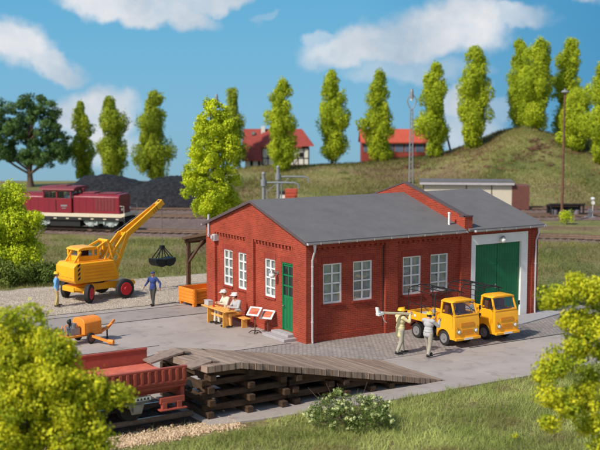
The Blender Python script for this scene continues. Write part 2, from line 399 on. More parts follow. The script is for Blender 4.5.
# ================================================================== SETTING
# ---- backdrop sky: a curved sheet far behind the layout
def backdrop():
    path = []
    D = 178.; Hs = 140.
    for i in range(33):
        a = -1.15 + 2.3 * i / 32
        path.append((Hs * math.sin(a) / math.sin(1.15) * 1.45, D - 95 * (1 - math.cos(a))))
    zs = np.linspace(-30, 150, 13)
    V = []; UV = []
    # arc length with 0 in the middle
    L = [0.]
    for i in range(1, len(path)): L.append(L[-1] + math.hypot(path[i][0] - path[i - 1][0], path[i][1] - path[i - 1][1]))
    mid = L[16]
    for z in zs:
        for (u, v), l in zip(path, L): V.append(uvw(u, v, z)); UV.append(((l - mid) / 100, z / 100))
    n = len(path); F = [(j * n + i, j * n + i + 1, (j + 1) * n + i + 1, (j + 1) * n + i) for j in range(len(zs) - 1) for i in range(n - 1)]
    me = bpy.data.meshes.new('sky'); me.from_pydata([tuple(p) for p in V], [], F)
    uvl = me.uv_layers.new(name='UVMap')
    for lp in me.loops: uvl.data[lp.index].uv = UV[lp.vertex_index]
    me.polygons.foreach_set('use_smooth', [True] * len(F))
    m = bpy.data.materials.new('sky_backdrop'); m.use_nodes = True; t = NT(m); t.n.remove(t.n['Principled BSDF'])
    uvn = t.new('ShaderNodeUVMap', uv_map='UVMap')
    sp = t.new('ShaderNodeSeparateXYZ'); t.ln(uvn.outputs[0], sp.inputs[0])
    # base blue: paler towards the ground, a little deeper to the right
    mr = t.new('ShaderNodeMapRange'); mr.inputs[1].default_value = -.04; mr.inputs[2].default_value = .30; t.ln(sp.outputs[1], mr.inputs[0])
    rp = t.new('ShaderNodeValToRGB'); t.ln(mr.outputs[0], rp.inputs[0])
    e = rp.color_ramp.elements; e.new(.35); e.new(.7)
    for k, (p, c) in enumerate([(0, srgb(142, 178, 194)), (.35, srgb(131, 184, 213)), (.7, srgb(114, 180, 216)), (1, srgb(98, 172, 214))]):
        e[k].position = p; e[k].color = (*c, 1)
    m2 = t.new('ShaderNodeMapRange'); m2.inputs[1].default_value = .1; m2.inputs[2].default_value = .5; m2.inputs[4].default_value = .75; t.ln(sp.outputs[0], m2.inputs[0])
    mxr = t.new('ShaderNodeMix', data_type='RGBA'); t.ln(m2.outputs[0], mxr.inputs[0]); t.ln(rp.outputs[0], mxr.inputs[6]); mxr.inputs[7].default_value = (*srgb(58, 137, 186), 1)
    # warped coordinates for the clouds
    nz = t.new('ShaderNodeTexNoise'); nz.inputs['Scale'].default_value = 9; nz.inputs['Detail'].default_value = 7; nz.inputs['Roughness'].default_value = .58
    t.ln(uvn.outputs[0], nz.inputs['Vector'])
    sb = t.new('ShaderNodeVectorMath', operation='SUBTRACT'); t.ln(nz.outputs['Color'], sb.inputs[0]); sb.inputs[1].default_value = (.5, .5, .5)
    ms = t.new('ShaderNodeVectorMath', operation='SCALE'); t.ln(sb.outputs[0], ms.inputs[0]); ms.inputs['Scale'].default_value = .10
    ad = t.new('ShaderNodeVectorMath', operation='ADD'); t.ln(uvn.outputs[0], ad.inputs[0]); t.ln(ms.outputs[0], ad.inputs[1])
    acc = None
    k = D / 1094. / 100
    clouds = [  # picture x, y, half-width, half-height (in picture units of the print), tilt, strength
        (8, 42, 50, 24, -14, 1.), (55, 62, 42, 15, -20, .9),
        (120, 2, 62, 17, -8, 1.), (165, 14, 56, 14, -6, .95), (205, 2, 60, 12, 5, .9), (262, 24, 14, 4, 10, .25),
        (96, 114, 40, 26, 0, 1.), (105, 142, 46, 20, 0, .6),
        (355, 45, 52, 18, 14, .95), (400, 42, 70, 26, 6, 1.), (450, 28, 60, 30, 0, 1.), (500, 24, 48, 13, 0, .75), (318, 42, 14, 9, 10, .5),
        (410, 72, 70, 14, 0, .5), (540, -10, 60, 12, 0, .6),
        (462, 102, 27, 18, 0, 1.), (468, 128, 34, 26, 0, .7), (505, 112, 30, 10, 0, .4)]
    for (px, py, hw, hh, tl, st) in clouds:
        mp = t.new('ShaderNodeMapping', vector_type='TEXTURE')
        mp.inputs['Location'].default_value = ((px - 300) * k, (9.6 / 100) + (110 - py) * k, 0)
        mp.inputs['Rotation'].default_value = (0, 0, R(tl)); mp.inputs['Scale'].default_value = (hw * k, hh * k, 1)
        t.ln(ad.outputs[0], mp.inputs[0])
        ln = t.new('ShaderNodeVectorMath', operation='LENGTH'); t.ln(mp.outputs[0], ln.inputs[0])
        r = t.new('ShaderNodeMapRange', interpolation_type='SMOOTHSTEP'); r.inputs[1].default_value = 1.22; r.inputs[2].default_value = .62
        r.inputs[3].default_value = 0; r.inputs[4].default_value = st; t.ln(ln.outputs['Value'], r.inputs[0])
        if acc is None: acc = r.outputs[0]
        else:
            mm = t.new('ShaderNodeMath', operation='MAXIMUM'); t.ln(acc, mm.inputs[0]); t.ln(r.outputs[0], mm.inputs[1]); acc = mm.outputs[0]
    # cloud tone: white tops, greyer patches
    n2 = t.new('ShaderNodeTexNoise'); n2.inputs['Scale'].default_value = 7; n2.inputs['Detail'].default_value = 6; t.ln(ad.outputs[0], n2.inputs['Vector'])
    rc = t.new('ShaderNodeValToRGB'); t.ln(n2.outputs[0], rc.inputs[0])
    rc.color_ramp.elements[0].position = .3; rc.color_ramp.elements[0].color = (*srgb(178, 193, 208), 1)
    rc.color_ramp.elements[1].position = .62; rc.color_ramp.elements[1].color = (*srgb(232, 233, 236), 1)
    # thin the cloud with fine noise
    n3 = t.new('ShaderNodeTexNoise'); n3.inputs['Scale'].default_value = 16; n3.inputs['Detail'].default_value = 9; n3.inputs['Roughness'].default_value = .6; t.ln(uvn.outputs[0], n3.inputs['Vector'])
    r3 = t.new('ShaderNodeMapRange'); r3.inputs[1].default_value = .3; r3.inputs[2].default_value = .6; r3.inputs[3].default_value = .72; r3.inputs[4].default_value = 1.; t.ln(n3.outputs[0], r3.inputs[0])
    ml = t.new('ShaderNodeMath', operation='MULTIPLY'); t.ln(acc, ml.inputs[0]); t.ln(r3.outputs[0], ml.inputs[1])
    mx = t.new('ShaderNodeMix', data_type='RGBA'); t.ln(ml.outputs[0], mx.inputs[0]); t.ln(mxr.outputs[2], mx.inputs[6]); t.ln(rc.outputs[0], mx.inputs[7])
    em = t.new('ShaderNodeEmission'); t.ln(mx.outputs[2], em.inputs[0]); em.inputs[1].default_value = 1.
    t.ln(em.outputs[0], t.n['Material Output'].inputs[0])
    me.materials.append(m)
    o = bpy.data.objects.new('sky', me); COL.objects.link(o); tag(o, kind='structure')
backdrop()

# ---- terrain
CR = [(-400, 0), (185, 0), (205, 1.5), (245, 2.2), (310, 2.6), (380, 3.3), (430, 3.9), (452, 4.7), (475, 5.6), (500, 6.9), (520, 7.4), (545, 6.9), (575, 6.5), (620, 6.3), (900, 6)]
def smooth01(t): t = max(0., min(1., t)); return t * t * (3 - 2 * t)
rs = random.Random(5)
bumps = [(rs.uniform(-30, 60), rs.uniform(108, 134), rs.uniform(2, 5), rs.uniform(-.35, .5)) for _ in range(60)]
def terr(u, v):
    px = u / 134. * 1094 + 300
    cz = np.interp(px, [c[0] for c in CR], [c[1] for c in CR])
    foot = 108.
    s = smooth01((v - foot) / (134 - foot)) if v < 136 else 1 - .35 * smooth01((v - 136) / 14)
    h = cz * s
    if 104 < v:
        k = min(1, (v - 106) / 8.) * min(1, cz / 2.) if v > 106 else 0
        for (bu, bv, br, bh) in bumps:
            d2 = ((u - bu) ** 2 + (v - bv) ** 2) / br ** 2
            if d2 < 6: h += k * bh * math.exp(-d2)
    return h - .02
def terrain():
    us = np.concatenate([np.arange(-170, -50, 12), np.arange(-50, 90, 1.2), np.arange(90, 171, 12)])
    vs = np.concatenate([np.arange(-40, 100, 8), np.arange(100, 150.1, 1.2)])
    V = []; n = len(us)
    for v in vs:
        for u in us: V.append(tuple(uvw(u, v, terr(u, v))))
    F = [(j * n + i, j * n + i + 1, (j + 1) * n + i + 1, (j + 1) * n + i) for j in range(len(vs) - 1) for i in range(n - 1)]
    me = bpy.data.meshes.new('terrain'); me.from_pydata(V, [], F); me.polygons.foreach_set('use_smooth', [True] * len(F))
    me.materials.append(ramp_mat('meadow', [(.25, (.07, .085, .022)), (.40, (.15, .155, .045)), (.50, (.22, .19, .075)), (.60, (.19, .13, .07)), (.70, (.15, .085, .055)), (.82, (.09, .11, .03))],
                                 .11, detail=12, bump=.8, bscale=6, bdist=.12, fine=(7, .35), dist=.6))
    o = bpy.data.objects.new('ground', me); COL.objects.link(o); tag(o, kind='structure')
terrain()
def sheet(name, pts, z, m, th=.0):
    """flat ground sheet from a polygon of (x, y)"""
    me = bpy.data.meshes.new(name); me.from_pydata([(x, y, z) for x, y in pts], [], [tuple(range(len(pts)))])
    me.materials.append(m); o = bpy.data.objects.new(name, me); COL.objects.link(o); tag(o, kind='structure')
    if o.data.polygons[0].normal.z < 0: o.data.flip_normals()
    return o
def ragged(pts, amp, step, seed):
    """polygon with uneven edges"""
    r = random.Random(seed); out = []
    for i in range(len(pts)):
        a = Vector(pts[i]); b = Vector(pts[(i + 1) % len(pts)]); n = max(1, int((b - a).length / step))
        for k in range(n):
            p = a.lerp(b, k / n); out.append((p.x + r.uniform(-amp, amp), p.y + r.uniform(-amp, amp)))
    return out
# coarse gravel behind the yard
gravel = ramp_mat('gravel', [(.3, (.34, .285, .23)), (.7, (.50, .43, .35))], .9, bump=1., bscale=14, bdist=.05, fine=(9, .32))
sheet('gravel_ground', ragged([(-60, 11.4), (15, 11.4), (15, 19.2), (-2, 20.2), (-60, 19.4)], .18, .5, 3), .0, gravel)

def paving(name, cols, cob=False):
    m = bpy.data.materials.new(name); m.use_nodes = True
    t = NT(m); b = t.n['Principled BSDF']; b.inputs['Roughness'].default_value = .8; b.inputs['Specular IOR Level'].default_value = .25
    tc = t.new('ShaderNodeTexCoord')
    nz = t.new('ShaderNodeTexNoise'); nz.inputs['Scale'].default_value = .35; nz.inputs['Detail'].default_value = 10; nz.inputs['Roughness'].default_value = .62
    t.ln(tc.outputs['Object'], nz.inputs['Vector'])
    rp = t.new('ShaderNodeValToRGB'); t.ln(nz.outputs[0], rp.inputs[0]); e = rp.color_ramp.elements
    e[0].position = .3; e[0].color = (*cols[0], 1); e[1].position = .7; e[1].color = (*cols[1], 1)
    out = rp.outputs[0]
    # oil and water stains
    n2 = t.new('ShaderNodeTexNoise'); n2.inputs['Scale'].default_value = 1.3; n2.inputs['Detail'].default_value = 6; n2.inputs['Distortion'].default_value = .8
    t.ln(tc.outputs['Object'], n2.inputs['Vector'])
    r2 = t.new('ShaderNodeMapRange'); r2.inputs[1].default_value = .54; r2.inputs[2].default_value = .74; r2.inputs[4].default_value = .5; t.ln(n2.outputs[0], r2.inputs[0])
    m2 = t.new('ShaderNodeMix', data_type='RGBA'); t.ln(r2.outputs[0], m2.inputs[0]); t.ln(out, m2.inputs[6]); m2.inputs[7].default_value = (cols[0][0] * .55, cols[0][1] * .53, cols[0][2] * .52, 1); out = m2.outputs[2]
    if cob:
        br = t.new('ShaderNodeTexBrick'); br.inputs['Scale'].default_value = 1; br.inputs['Brick Width'].default_value = .2; br.inputs['Row Height'].default_value = .16
        br.inputs['Mortar Size'].default_value = .018; br.inputs['Mortar Smooth'].default_value = .6
        br.inputs['Color1'].default_value = (1.12, 1.12, 1.12, 1); br.inputs['Color2'].default_value = (.86, .86, .86, 1); br.inputs['Mortar'].default_value = (.58, .57, .55, 1)
        n4 = t.new('ShaderNodeTexNoise'); n4.inputs['Scale'].default_value = 2.; t.ln(tc.outputs['Object'], n4.inputs['Vector'])
        s4 = t.new('ShaderNodeVectorMath', operation='SCALE'); s4.inputs['Scale'].default_value = .12; t.ln(n4.outputs['Color'], s4.inputs[0])
        a4 = t.new('ShaderNodeVectorMath', operation='ADD'); t.ln(tc.outputs['Object'], a4.inputs[0]); t.ln(s4.outputs[0], a4.inputs[1]); t.ln(a4.outputs[0], br.inputs['Vector'])
        mx = t.new('ShaderNodeMix', data_type='RGBA', blend_type='MULTIPLY'); mx.inputs[0].default_value = 1; t.ln(out, mx.inputs[6]); t.ln(br.outputs['Color'], mx.inputs[7]); out = mx.outputs[2]
        bp = t.new('ShaderNodeBump', invert=True); bp.inputs['Strength'].default_value = .8; bp.inputs['Distance'].default_value = .03
        t.ln(br.outputs['Fac'], bp.inputs['Height']); t.ln(bp.outputs[0], b.inputs['Normal'])
    else:
        n3 = t.new('ShaderNodeTexNoise'); n3.inputs['Scale'].default_value = 30; n3.inputs['Detail'].default_value = 6; t.ln(tc.outputs['Object'], n3.inputs['Vector'])
        bp = t.new('ShaderNodeBump'); bp.inputs['Strength'].default_value = .25; bp.inputs['Distance'].default_value = .02
        t.ln(n3.outputs[0], bp.inputs['Height']); t.ln(bp.outputs[0], b.inputs['Normal'])
        r5 = t.new('ShaderNodeMapRange'); r5.inputs[1].default_value = .3; r5.inputs[2].default_value = .7; r5.inputs[3].default_value = .9; r5.inputs[4].default_value = 1.1; t.ln(n3.outputs[0], r5.inputs[0])
        mx = t.new('ShaderNodeMix', data_type='RGBA', blend_type='MULTIPLY'); mx.inputs[0].default_value = 1; t.ln(out, mx.inputs[6]); t.ln(r5.outputs[0], mx.inputs[7]); out = mx.outputs[2]
    t.ln(out, b.inputs['Base Color'])
    return m
conc = paving('yard_concrete', ((.32, .275, .245), (.43, .375, .335)))
cobble = paving('cobbles', ((.29, .25, .225), (.39, .34, .308)), True)
side_strip = paving('footway_concrete', ((.275, .238, .212), (.37, .322, .29)))
# concrete yard as a raised slab with a real edge towards the grass and the track
def slab(name, poly, z0, z1, m, bevel=0):
    mb = MB(); mb.prism(poly, 2, z0, z1); o = mb.build(name, m, smooth=False, bevel=bevel); return tag(o, kind='structure')
slab('yard_pavement', [(-60, -3.9), (-8.75, -3.9), (-8.75, -8.15), (-7, -8.45), (-2, -8.8), (16.6, -8.75), (16.45, 3.9), (13.3, 4.3), (13.3, 11.55), (-60, 11.75)], -.06, .03, conc)
sheet('cobbled_court', [(-5.6, .45), (-5.0, -3.85), (16.3, -4.12), (16.2, 3.4), (13.1, 4.0), (13.1, .45)], .036, cobble)
sheet('pavement_strip', [(-60, 8.45), (-.02, 8.45), (1.2, 8.9), (1.2, 10.85), (-60, 10.85)], .036, side_strip)
# joints and kerb lines sunk between the paving areas
jm = mat('joint_tar', (.035, .032, .032), .9)  # the joints' own dark colour
for k, (a, b, wd) in enumerate([((-60, 8.42), (0, 8.38), .075), ((-60, 10.85), (1.5, 10.88), .085), ((-60, 11.72), (1.5, 11.68), .06), ((5.2, -4.13), (16.5, -4.17), .07), ((16.45, -8.6), (16.4, 3.8), .10), ((-5.3, .46), (-.4, .50), .03), ((-18, 3.2), (-5.2, 3.0), .04)]):
    mb = MB(); mb.bar((a[0], a[1], .037), (b[0], b[1], .037), wd, .012); tag(mb.build('paving_joint', jm, smooth=False), kind='structure')
# apron in front of the gate
slab('gate_apron', [(8.2, -.12), (8.2, -1.6), (10.4, -1.75), (14.0, -.75), (13.9, .2), (12.95, .25), (12.95, -.12)], .0, .08, mat('apron_concrete', (.36, .34, .345), .85, var=.08, bump=.2))

# ------------------------------------------------------------------ railway tracks
def catmull(pts, n=12):
    out = []; P = [pts[0]] + pts + [pts[-1]]
    for i in range(1, len(P) - 2):
        for k in range(n):
            t = k / n; a, b, c, d = [Vector(q) for q in P[i - 1:i + 3]]
            out.append(.5 * ((2 * b) + (c - a) * t + (2 * a - 5 * b + 4 * c - d) * t * t + (3 * b - a - 3 * c + d) * t ** 3))
    out.append(Vector(pts[-1])); return out
ballast_far = ramp_mat('ballast_brown', [(.3, (.13, .085, .070)), (.7, (.22, .155, .13))], 1.2, bump=1., bscale=12, bdist=.05, fine=(8, .35))
ballast_tan = ramp_mat('ballast_tan', [(.3, (.42, .28, .16)), (.7, (.62, .45, .28))], 1.5, bump=1., bscale=16, bdist=.05, fine=(11, .4))
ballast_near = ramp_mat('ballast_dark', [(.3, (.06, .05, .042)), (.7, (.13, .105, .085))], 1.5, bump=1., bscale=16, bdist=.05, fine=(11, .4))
def track(label, pts, z=.0, bw=3.6, step=.65, bmat=None, closer=6, group=None):
    root = thing('railway_track', label, 'railway track', (pts[0][0], pts[0][1], 0), 0, group)
    org = Vector((pts[0][0], pts[0][1], 0))
    c = catmull([(p[0], p[1], 0) for p in pts]) if len(pts) > 2 else [Vector((p[0], p[1], 0)) for p in pts]
    # resample
    L = [0.]
    for i in range(1, len(c)): L.append(L[-1] + (c[i] - c[i - 1]).length)
    def pos(s):
        i = int(np.searchsorted(L, s)); i = max(1, min(len(c) - 1, i)); t = (s - L[i - 1]) / max(1e-6, L[i] - L[i - 1])
        d = (c[i] - c[i - 1]).normalized(); return c[i - 1].lerp(c[i], t), d
    S_ = np.arange(0, L[-1], 1.5).tolist() + [L[-1]]
    # ballast bed with sloping shoulders
    mb = MB(); vs = []; r = random.Random(2)
    for s in S_:
        p, d = pos(s); n = Vector((-d.y, d.x, 0)); p = p - org
        for o_, h_ in ((-bw / 2 - .35, -.03), (-bw / 2 + .25, .10), (bw / 2 - .25, .10), (bw / 2 + .35, -.03)):
            q = p + n * (o_ + r.uniform(-.12, .12) * (1 if abs(o_) > bw / 2 else .2)); vs.append((q.x, q.y, z + h_))
    m = len(S_); mb.add(vs, [(i * 4 + k, i * 4 + k + 1, (i + 1) * 4 + k + 1, (i + 1) * 4 + k) for i in range(m - 1) for k in range(3)])
    tag(mb.build('ballast', bmat or ballast_far, root, smooth=True), kind='stuff')
    for sgn in (-1, 1):
        rb = MB(); vs = []
        prof = [(-.06, .20), (-.06, .215), (-.012, .225), (-.012, .31), (-.036, .32), (-.036, .35), (.036, .35), (.036, .32), (.012, .31), (.012, .225), (.06, .215), (.06, .20)]
        for s in S_:
            p, d = pos(s); n = Vector((-d.y, d.x, 0)); p = p - org + n * (sgn * .7525)
            for (a, h) in prof: q = p + n * a; vs.append((q.x, q.y, z + h - .03))
        K = len(prof); fs = []; mi = []
        for i in range(m - 1):
            for k in range(K):
                fs.append((i * K + k, i * K + (k + 1) % K, (i + 1) * K + (k + 1) % K, (i + 1) * K + k)); mi.append(1 if k == 5 else 0)
        rb.add(vs, fs); rb.mi = mi
        rb.build('rail', [M['rail'], M['railtop']], root, smooth=False)
    sl_ = []
    s = .3
    while s < L[-1]:
        sl_.append(s); s += step
    dist = sorted(sl_, key=lambda q: (pos(q)[0] - Vector((CAMP.x, CAMP.y, 0))).length)
    near = set(dist[:100])
    sm = MB().box(-.13, .13, -1.3, 1.3, -.06, .17)
    base = None; rest = MB(); rr = random.Random(4)
    for q in sl_:
        p, d = pos(q); yaw = math.atan2(d.y, d.x) + rr.uniform(-.02, .02); p = p - org
        if q in near:
            if base is None: base = sm.build('sleeper', M['sleeper'], root, smooth=False); o = base
            else: o = base.copy(); COL.objects.link(o); o.parent = root
            o.location = (p.x, p.y, z + .0); o.rotation_euler = (0, 0, yaw)
        else:
            mt = Matrix.Translation((p.x, p.y, z)) @ Matrix.Rotation(yaw, 4, 'Z'); rest.box(-.13, .13, -1.3, 1.3, -.06, .17, mt)
    if rest.v: tag(rest.build('sleepers', M['sleeper'], root, smooth=False), kind='stuff')
    return root, pos, L[-1]
g2 = lambda px, py: tuple(at(px, py)[:2])
track('long curving main line under the maroon locomotive, nearest of the far tracks', [g2(-200, 225), g2(-60, 227.5), g2(20, 229.3), g2(132, 232.6), g2(300, 236), g2(450, 237.5), g2(545, 238.5), g2(600, 240.5), g2(720, 247)])
track('straight siding behind the locomotive, seen between the crane jib and the bright tree', [g2(-200, 214), g2(60, 216.5), g2(200, 218.5), g2(380, 220), g2(480, 218), g2(600, 217), g2(760, 217)], group=None)
track('rear siding at the foot of the coal heaps, farthest of the far tracks', [g2(-120, 207.5), g2(60, 209.5), g2(200, 210.5), g2(380, 211), g2(560, 210), g2(760, 210)])
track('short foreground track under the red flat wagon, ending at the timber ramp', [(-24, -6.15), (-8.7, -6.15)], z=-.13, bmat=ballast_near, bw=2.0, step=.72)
sheet('ballast_edge', ragged([(-26, -8.1), (-9.2, -8.1), (-8.2, -8.45), (-8.4, -8.6), (-10, -8.7), (-26, -8.6)], .05, .3, 9), -.013, ballast_tan)
sheet('track_yard', [g2(-200, 233.5), g2(205, 234), g2(215, 221.5), g2(760, 220), g2(760, 207), g2(-200, 205)], .0, ballast_far)
def pebbles(name, n, xr, yr, size, m, seed, z=.02):
    r = np.random.RandomState(seed); ym = (yr[0] + yr[1]) / 2; yw = (yr[1] - yr[0]) / 2; c = np.stack([r.uniform(*xr, n), ym + yw * np.clip(r.normal(size=n) * .5, -1.25, 1.25) if n < 15000 else r.uniform(*yr, n), np.full(n, z)], 1); sz = size * (.5 + r.rand(n))
    o8 = np.array([(1, 0, 0), (-1, 0, 0), (0, 1, 0), (0, -1, 0), (0, 0, 1), (0, 0, -1)], float)
    P = c[:, None, :] + (o8[None] + r.normal(size=(n, 6, 3)) * .22) * sz[:, None, None]
    f = np.array([(0, 2, 4), (2, 1, 4), (1, 3, 4), (3, 0, 4), (2, 0, 5), (1, 2, 5), (3, 1, 5), (0, 3, 5)])
    F = (f[None] + 6 * np.arange(n)[:, None, None]).reshape(-1, 3)
    o = arr_mesh(name, P.reshape(-1, 3), F, m, None, r.rand(n).repeat(8)); return tag(o, kind='stuff')
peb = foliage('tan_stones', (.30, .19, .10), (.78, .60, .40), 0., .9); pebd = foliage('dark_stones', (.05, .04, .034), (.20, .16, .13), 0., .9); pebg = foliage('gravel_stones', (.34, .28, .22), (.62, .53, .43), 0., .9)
tag(pebbles('ballast_stones', 14999, (-24, -7.8), (-8.75, -7.6), .03, peb, 3, -.005), 'loose tan ballast stones beside the foreground track', 'ballast')
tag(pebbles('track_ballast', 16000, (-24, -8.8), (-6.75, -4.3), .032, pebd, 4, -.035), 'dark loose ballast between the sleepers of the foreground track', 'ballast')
tag(pebbles('gravel_stones', 60000, (-16, 14), (11.9, 19.6), .022, pebg, 5, .0), 'coarse pale gravel around the yellow crane', 'gravel')
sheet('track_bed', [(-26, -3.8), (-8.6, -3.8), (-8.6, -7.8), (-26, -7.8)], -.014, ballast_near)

# ================================================================== BRICK WORKSHOP
def wall_face(mb, origin, ux, L, H, holes, depth, outn):
    """outer skin with rectangular holes and reveals; ux = unit vector along the wall, outn = outward normal"""
    xs = sorted({0., L} | {h[0] for h in holes} | {h[1] for h in holes}); zs = sorted({0., H} | {h[2] for h in holes} | {h[3] for h in holes})
    O = Vector(origin); U = Vector(ux); N = Vector(outn)
    def P(a, z, d=0): return O + U * a + Vector((0, 0, z)) - N * d
    for i in range(len(xs) - 1):
        for j in range(len(zs) - 1):
            cx = (xs[i] + xs[i + 1]) / 2; cz = (zs[j] + zs[j + 1]) / 2
            if any(h[0] < cx < h[1] and h[2] < cz < h[3] for h in holes): continue
            mb.quad(P(xs[i], zs[j]), P(xs[i + 1], zs[j]), P(xs[i + 1], zs[j + 1]), P(xs[i], zs[j + 1]))
    for (a, b, c, d) in holes:
        mb.quad(P(a, c), P(b, c), P(b, c, depth), P(a, c, depth)); mb.quad(P(a, d), P(b, d), P(b, d, depth), P(a, d, depth))
        mb.quad(P(a, c), P(a, d), P(a, d, depth), P(a, c, depth)); mb.quad(P(b, c), P(b, d), P(b, d, depth), P(b, c, depth))
def slabish(mb, O, U, N, a0, a1, z0, z1, d0, d1):
    """box standing on a wall: along U a0..a1, out of the wall d0..d1"""
    O = Vector(O); U = Vector(U); N = Vector(N)
    vs = []
    for z in (z0, z1):
        for d in (d0, d1):
            for a in (a0, a1): vs.append(O + U * a + N * d + Vector((0, 0, z)))
    mb.add(vs, [(0, 2, 3, 1), (4, 5, 7, 6), (0, 1, 5, 4), (2, 6, 7, 3), (0, 4, 6, 2), (1, 3, 7, 5)])
ws = thing('brick_workshop', 'red brick railway workshop with grey roof, white windows and a green garage gate', 'building', (0, 0, 0))
D = .13                                       # recess depth
EH = 4.22; XL = 13.0; YD = 8.74; YR = 4.37; RH = 5.56
FO, FU, FN = (0, D, 0), (1, 0, 0), (0, -1, 0)  # recess plane of the long front
GO, GU, GN = (D, 0, 0), (0, 1, 0), (-1, 0, 0)
fw = [(.92, 1.86), (2.44, 3.43), (5.08, 6.08), (6.62, 7.62)]
gwn = [(2.66, 3.52), (5.05, 5.90), (6.42, 7.26)]
WZ0, WZ1 = 1.58, 3.26
mb = MB()
wall_face(mb, FO, FU, 8.5, EH, [(a, b, WZ0, WZ1) for a, b in fw], .16, FN)
door = (1.14, 2.12, .28, 3.2)
wall_face(mb, GO, GU, YD, 3.95, [(a, b, 1.54, 3.2) for a, b in gwn] + [door], .16, GN)
# pilasters and friezes of the front (proud of the recess plane by D)
slabish(mb, FO, FU, FN, .15, .52, 0, 3.95, -.02, D); slabish(mb, FO, FU, FN, .3, .52, 3.95, EH, -.02, D)
for a0, a1 in ((4.06, 4.72), (8.28, 8.85)): slabish(mb, FO, FU, FN, a0, a1, 0, EH, -.02, D)
for a0, a1 in ((.52, 4.06), (4.72, 8.28)):
    slabish(mb, FO, FU, FN, a0, a1, 3.98, EH, -.02, D)
    slabish(mb, FO, FU, FN, a0, a1, 0, .32, -.02, .05)
    n = int((a1 - a0) / .26)
    for k in range(n):
        x = a0 + (k + .5) * (a1 - a0) / n; slabish(mb, FO, FU, FN, x - .065, x + .065, 3.88, 3.98, -.02, D * .8)
for a0, a1 in ((0, 1.02), (4.31, 4.93), (7.9, YD)): slabish(mb, (0, 0, 0), GU, GN, a0, a1, 0, 3.95, -.15, .0 if a0 else .0)
for a0, a1 in ((1.02, 4.31), (4.93, 7.9)):
    n = int((a1 - a0) / .26)
    for k in range(n):
        x = a0 + (k + .5) * (a1 - a0) / n; slabish(mb, GO, GU, GN, x - .065, x + .065, 3.84, 3.95, -.02, D * .8)
# gable triangle, proud plane
mb.prism([(0, 3.95), (YD, 3.95), (YD, EH), (YR, RH), (0, EH)], 0, 0, .3)
# plinth of the gable
for a0, a1 in ((2.2, 4.31), (4.93, 7.9)): slabish(mb, GO, GU, GN, a0, a1, 0, .3, -.02, .05)
# back and right-hand walls
mb.box(.151, XL - .281, YD - .25, YD, 0, EH - .01)
mb.prism([(0, 0), (YD, 0), (YD, EH), (YR, RH), (0, EH)], 0, XL - .28, XL)
# garage front: piers and lintel in brick round the white surround
mb.box(12.36, 12.62, .03, .3, 0, EH); mb.box(12.62, XL, -.002, .3, 0, EH + .0)
mb.box(8.85, 12.36, .02, .3, 3.99, EH)
# base of the interior
mb.build('wall', M['brick'], ws, smooth=False)
mb = MB(); mb.box(.2, XL - .3, .32, YD - .3, .0, .05); mb.box(.9, .95, .4, YD - .4, .05, 4.1); mb.box(.95, 8.4, .95, 1.0, .05, 4.1); mb.build('inner_wall', M['interior'], ws, smooth=False)
# soldier-course lintels and sloping sills
for a, b in fw:
    mb = MB(); slabish(mb, FO, FU, FN, a - .08, b + .08, WZ1 + .005, WZ1 + .27, -.01, .018); mb.build('lintel', M['soldier'], ws, smooth=False)
for a, b in gwn + [door[:2]]:
    mb = MB(); slabish(mb, GO, GU, GN, a - .08, b + .08, 3.205, 3.44, -.01, .018); mb.build('lintel', M['soldier'], ws, smooth=False)
mb = MB(); slabish(mb, FO, FU, FN, 3.985, 4.055, .33, 3.97, -.01, .004); mb.build('expansion_joint', M['interior'], ws, smooth=False)
def window(O, U, N, a, b, z0, z1, cols=2, rows=4, open_=False):
    f = MB(); t = .06
    dpt = -.10
    for (p, q, c, d) in ((a, a + t, z0, z1), (b - t, b, z0, z1)): slabish(f, O, U, N, p, q, c, d, dpt, dpt + .07)
    for (c, d) in ((z0, z0 + t + .02), (z1 - t, z1)): slabish(f, O, U, N, a + t, b - t, c, d, dpt, dpt + .07)
    for k in range(1, cols):
        x = a + (b - a) * k / cols; slabish(f, O, U, N, x - .035, x + .035, z0 + t, z1 - t, dpt + .005, dpt + .062)
    for k in range(1, rows):
        z = z0 + (z1 - z0) * k / rows; slabish(f, O, U, N, a + t, b - t, z - .028, z + .028, dpt + .008, dpt + .058)
    fr = f.build('window', M['white'], ws, smooth=False)
    p = MB(); slabish(p, O, U, N, a + .03, b - .03, z0 + .03, z1 - .03, dpt + .018, dpt + .026); p.build('pane', M['glass'], fr, smooth=False)
    # net curtains behind, drawn to the sides
    c = MB(); Ov = Vector(O); Uv = Vector(U); Nv = Vector(N)
    for (p0, p1) in ((a + .02, a + (b - a) * .47), (b - (b - a) * .48, b - .02)):
        n = 18; vs = []
        for i in range(n + 1):
            x = p0 + (p1 - p0) * i / n; d = -.145 + .02 * math.sin(i * 1.9)
            for z in (z0, z1): vs.append(Ov + Uv * x + Nv * d + Vector((0, 0, z)))
        c.add(vs, [(2 * i, 2 * i + 2, 2 * i + 3, 2 * i + 1) for i in range(n)])
    c.build('curtain', M['curtain'], fr)
    s = MB(); slabish(s, O, U, N, a - .06, b + .06, z0 - .09, z0 - .002, -.1, .055); s.build('sill', M['soldier'], fr, smooth=False)
for a, b in fw: window(FO, FU, FN, a, b, WZ0, WZ1)
for a, b in gwn: window(GO, GU, GN, a, b, 1.54, 3.2)
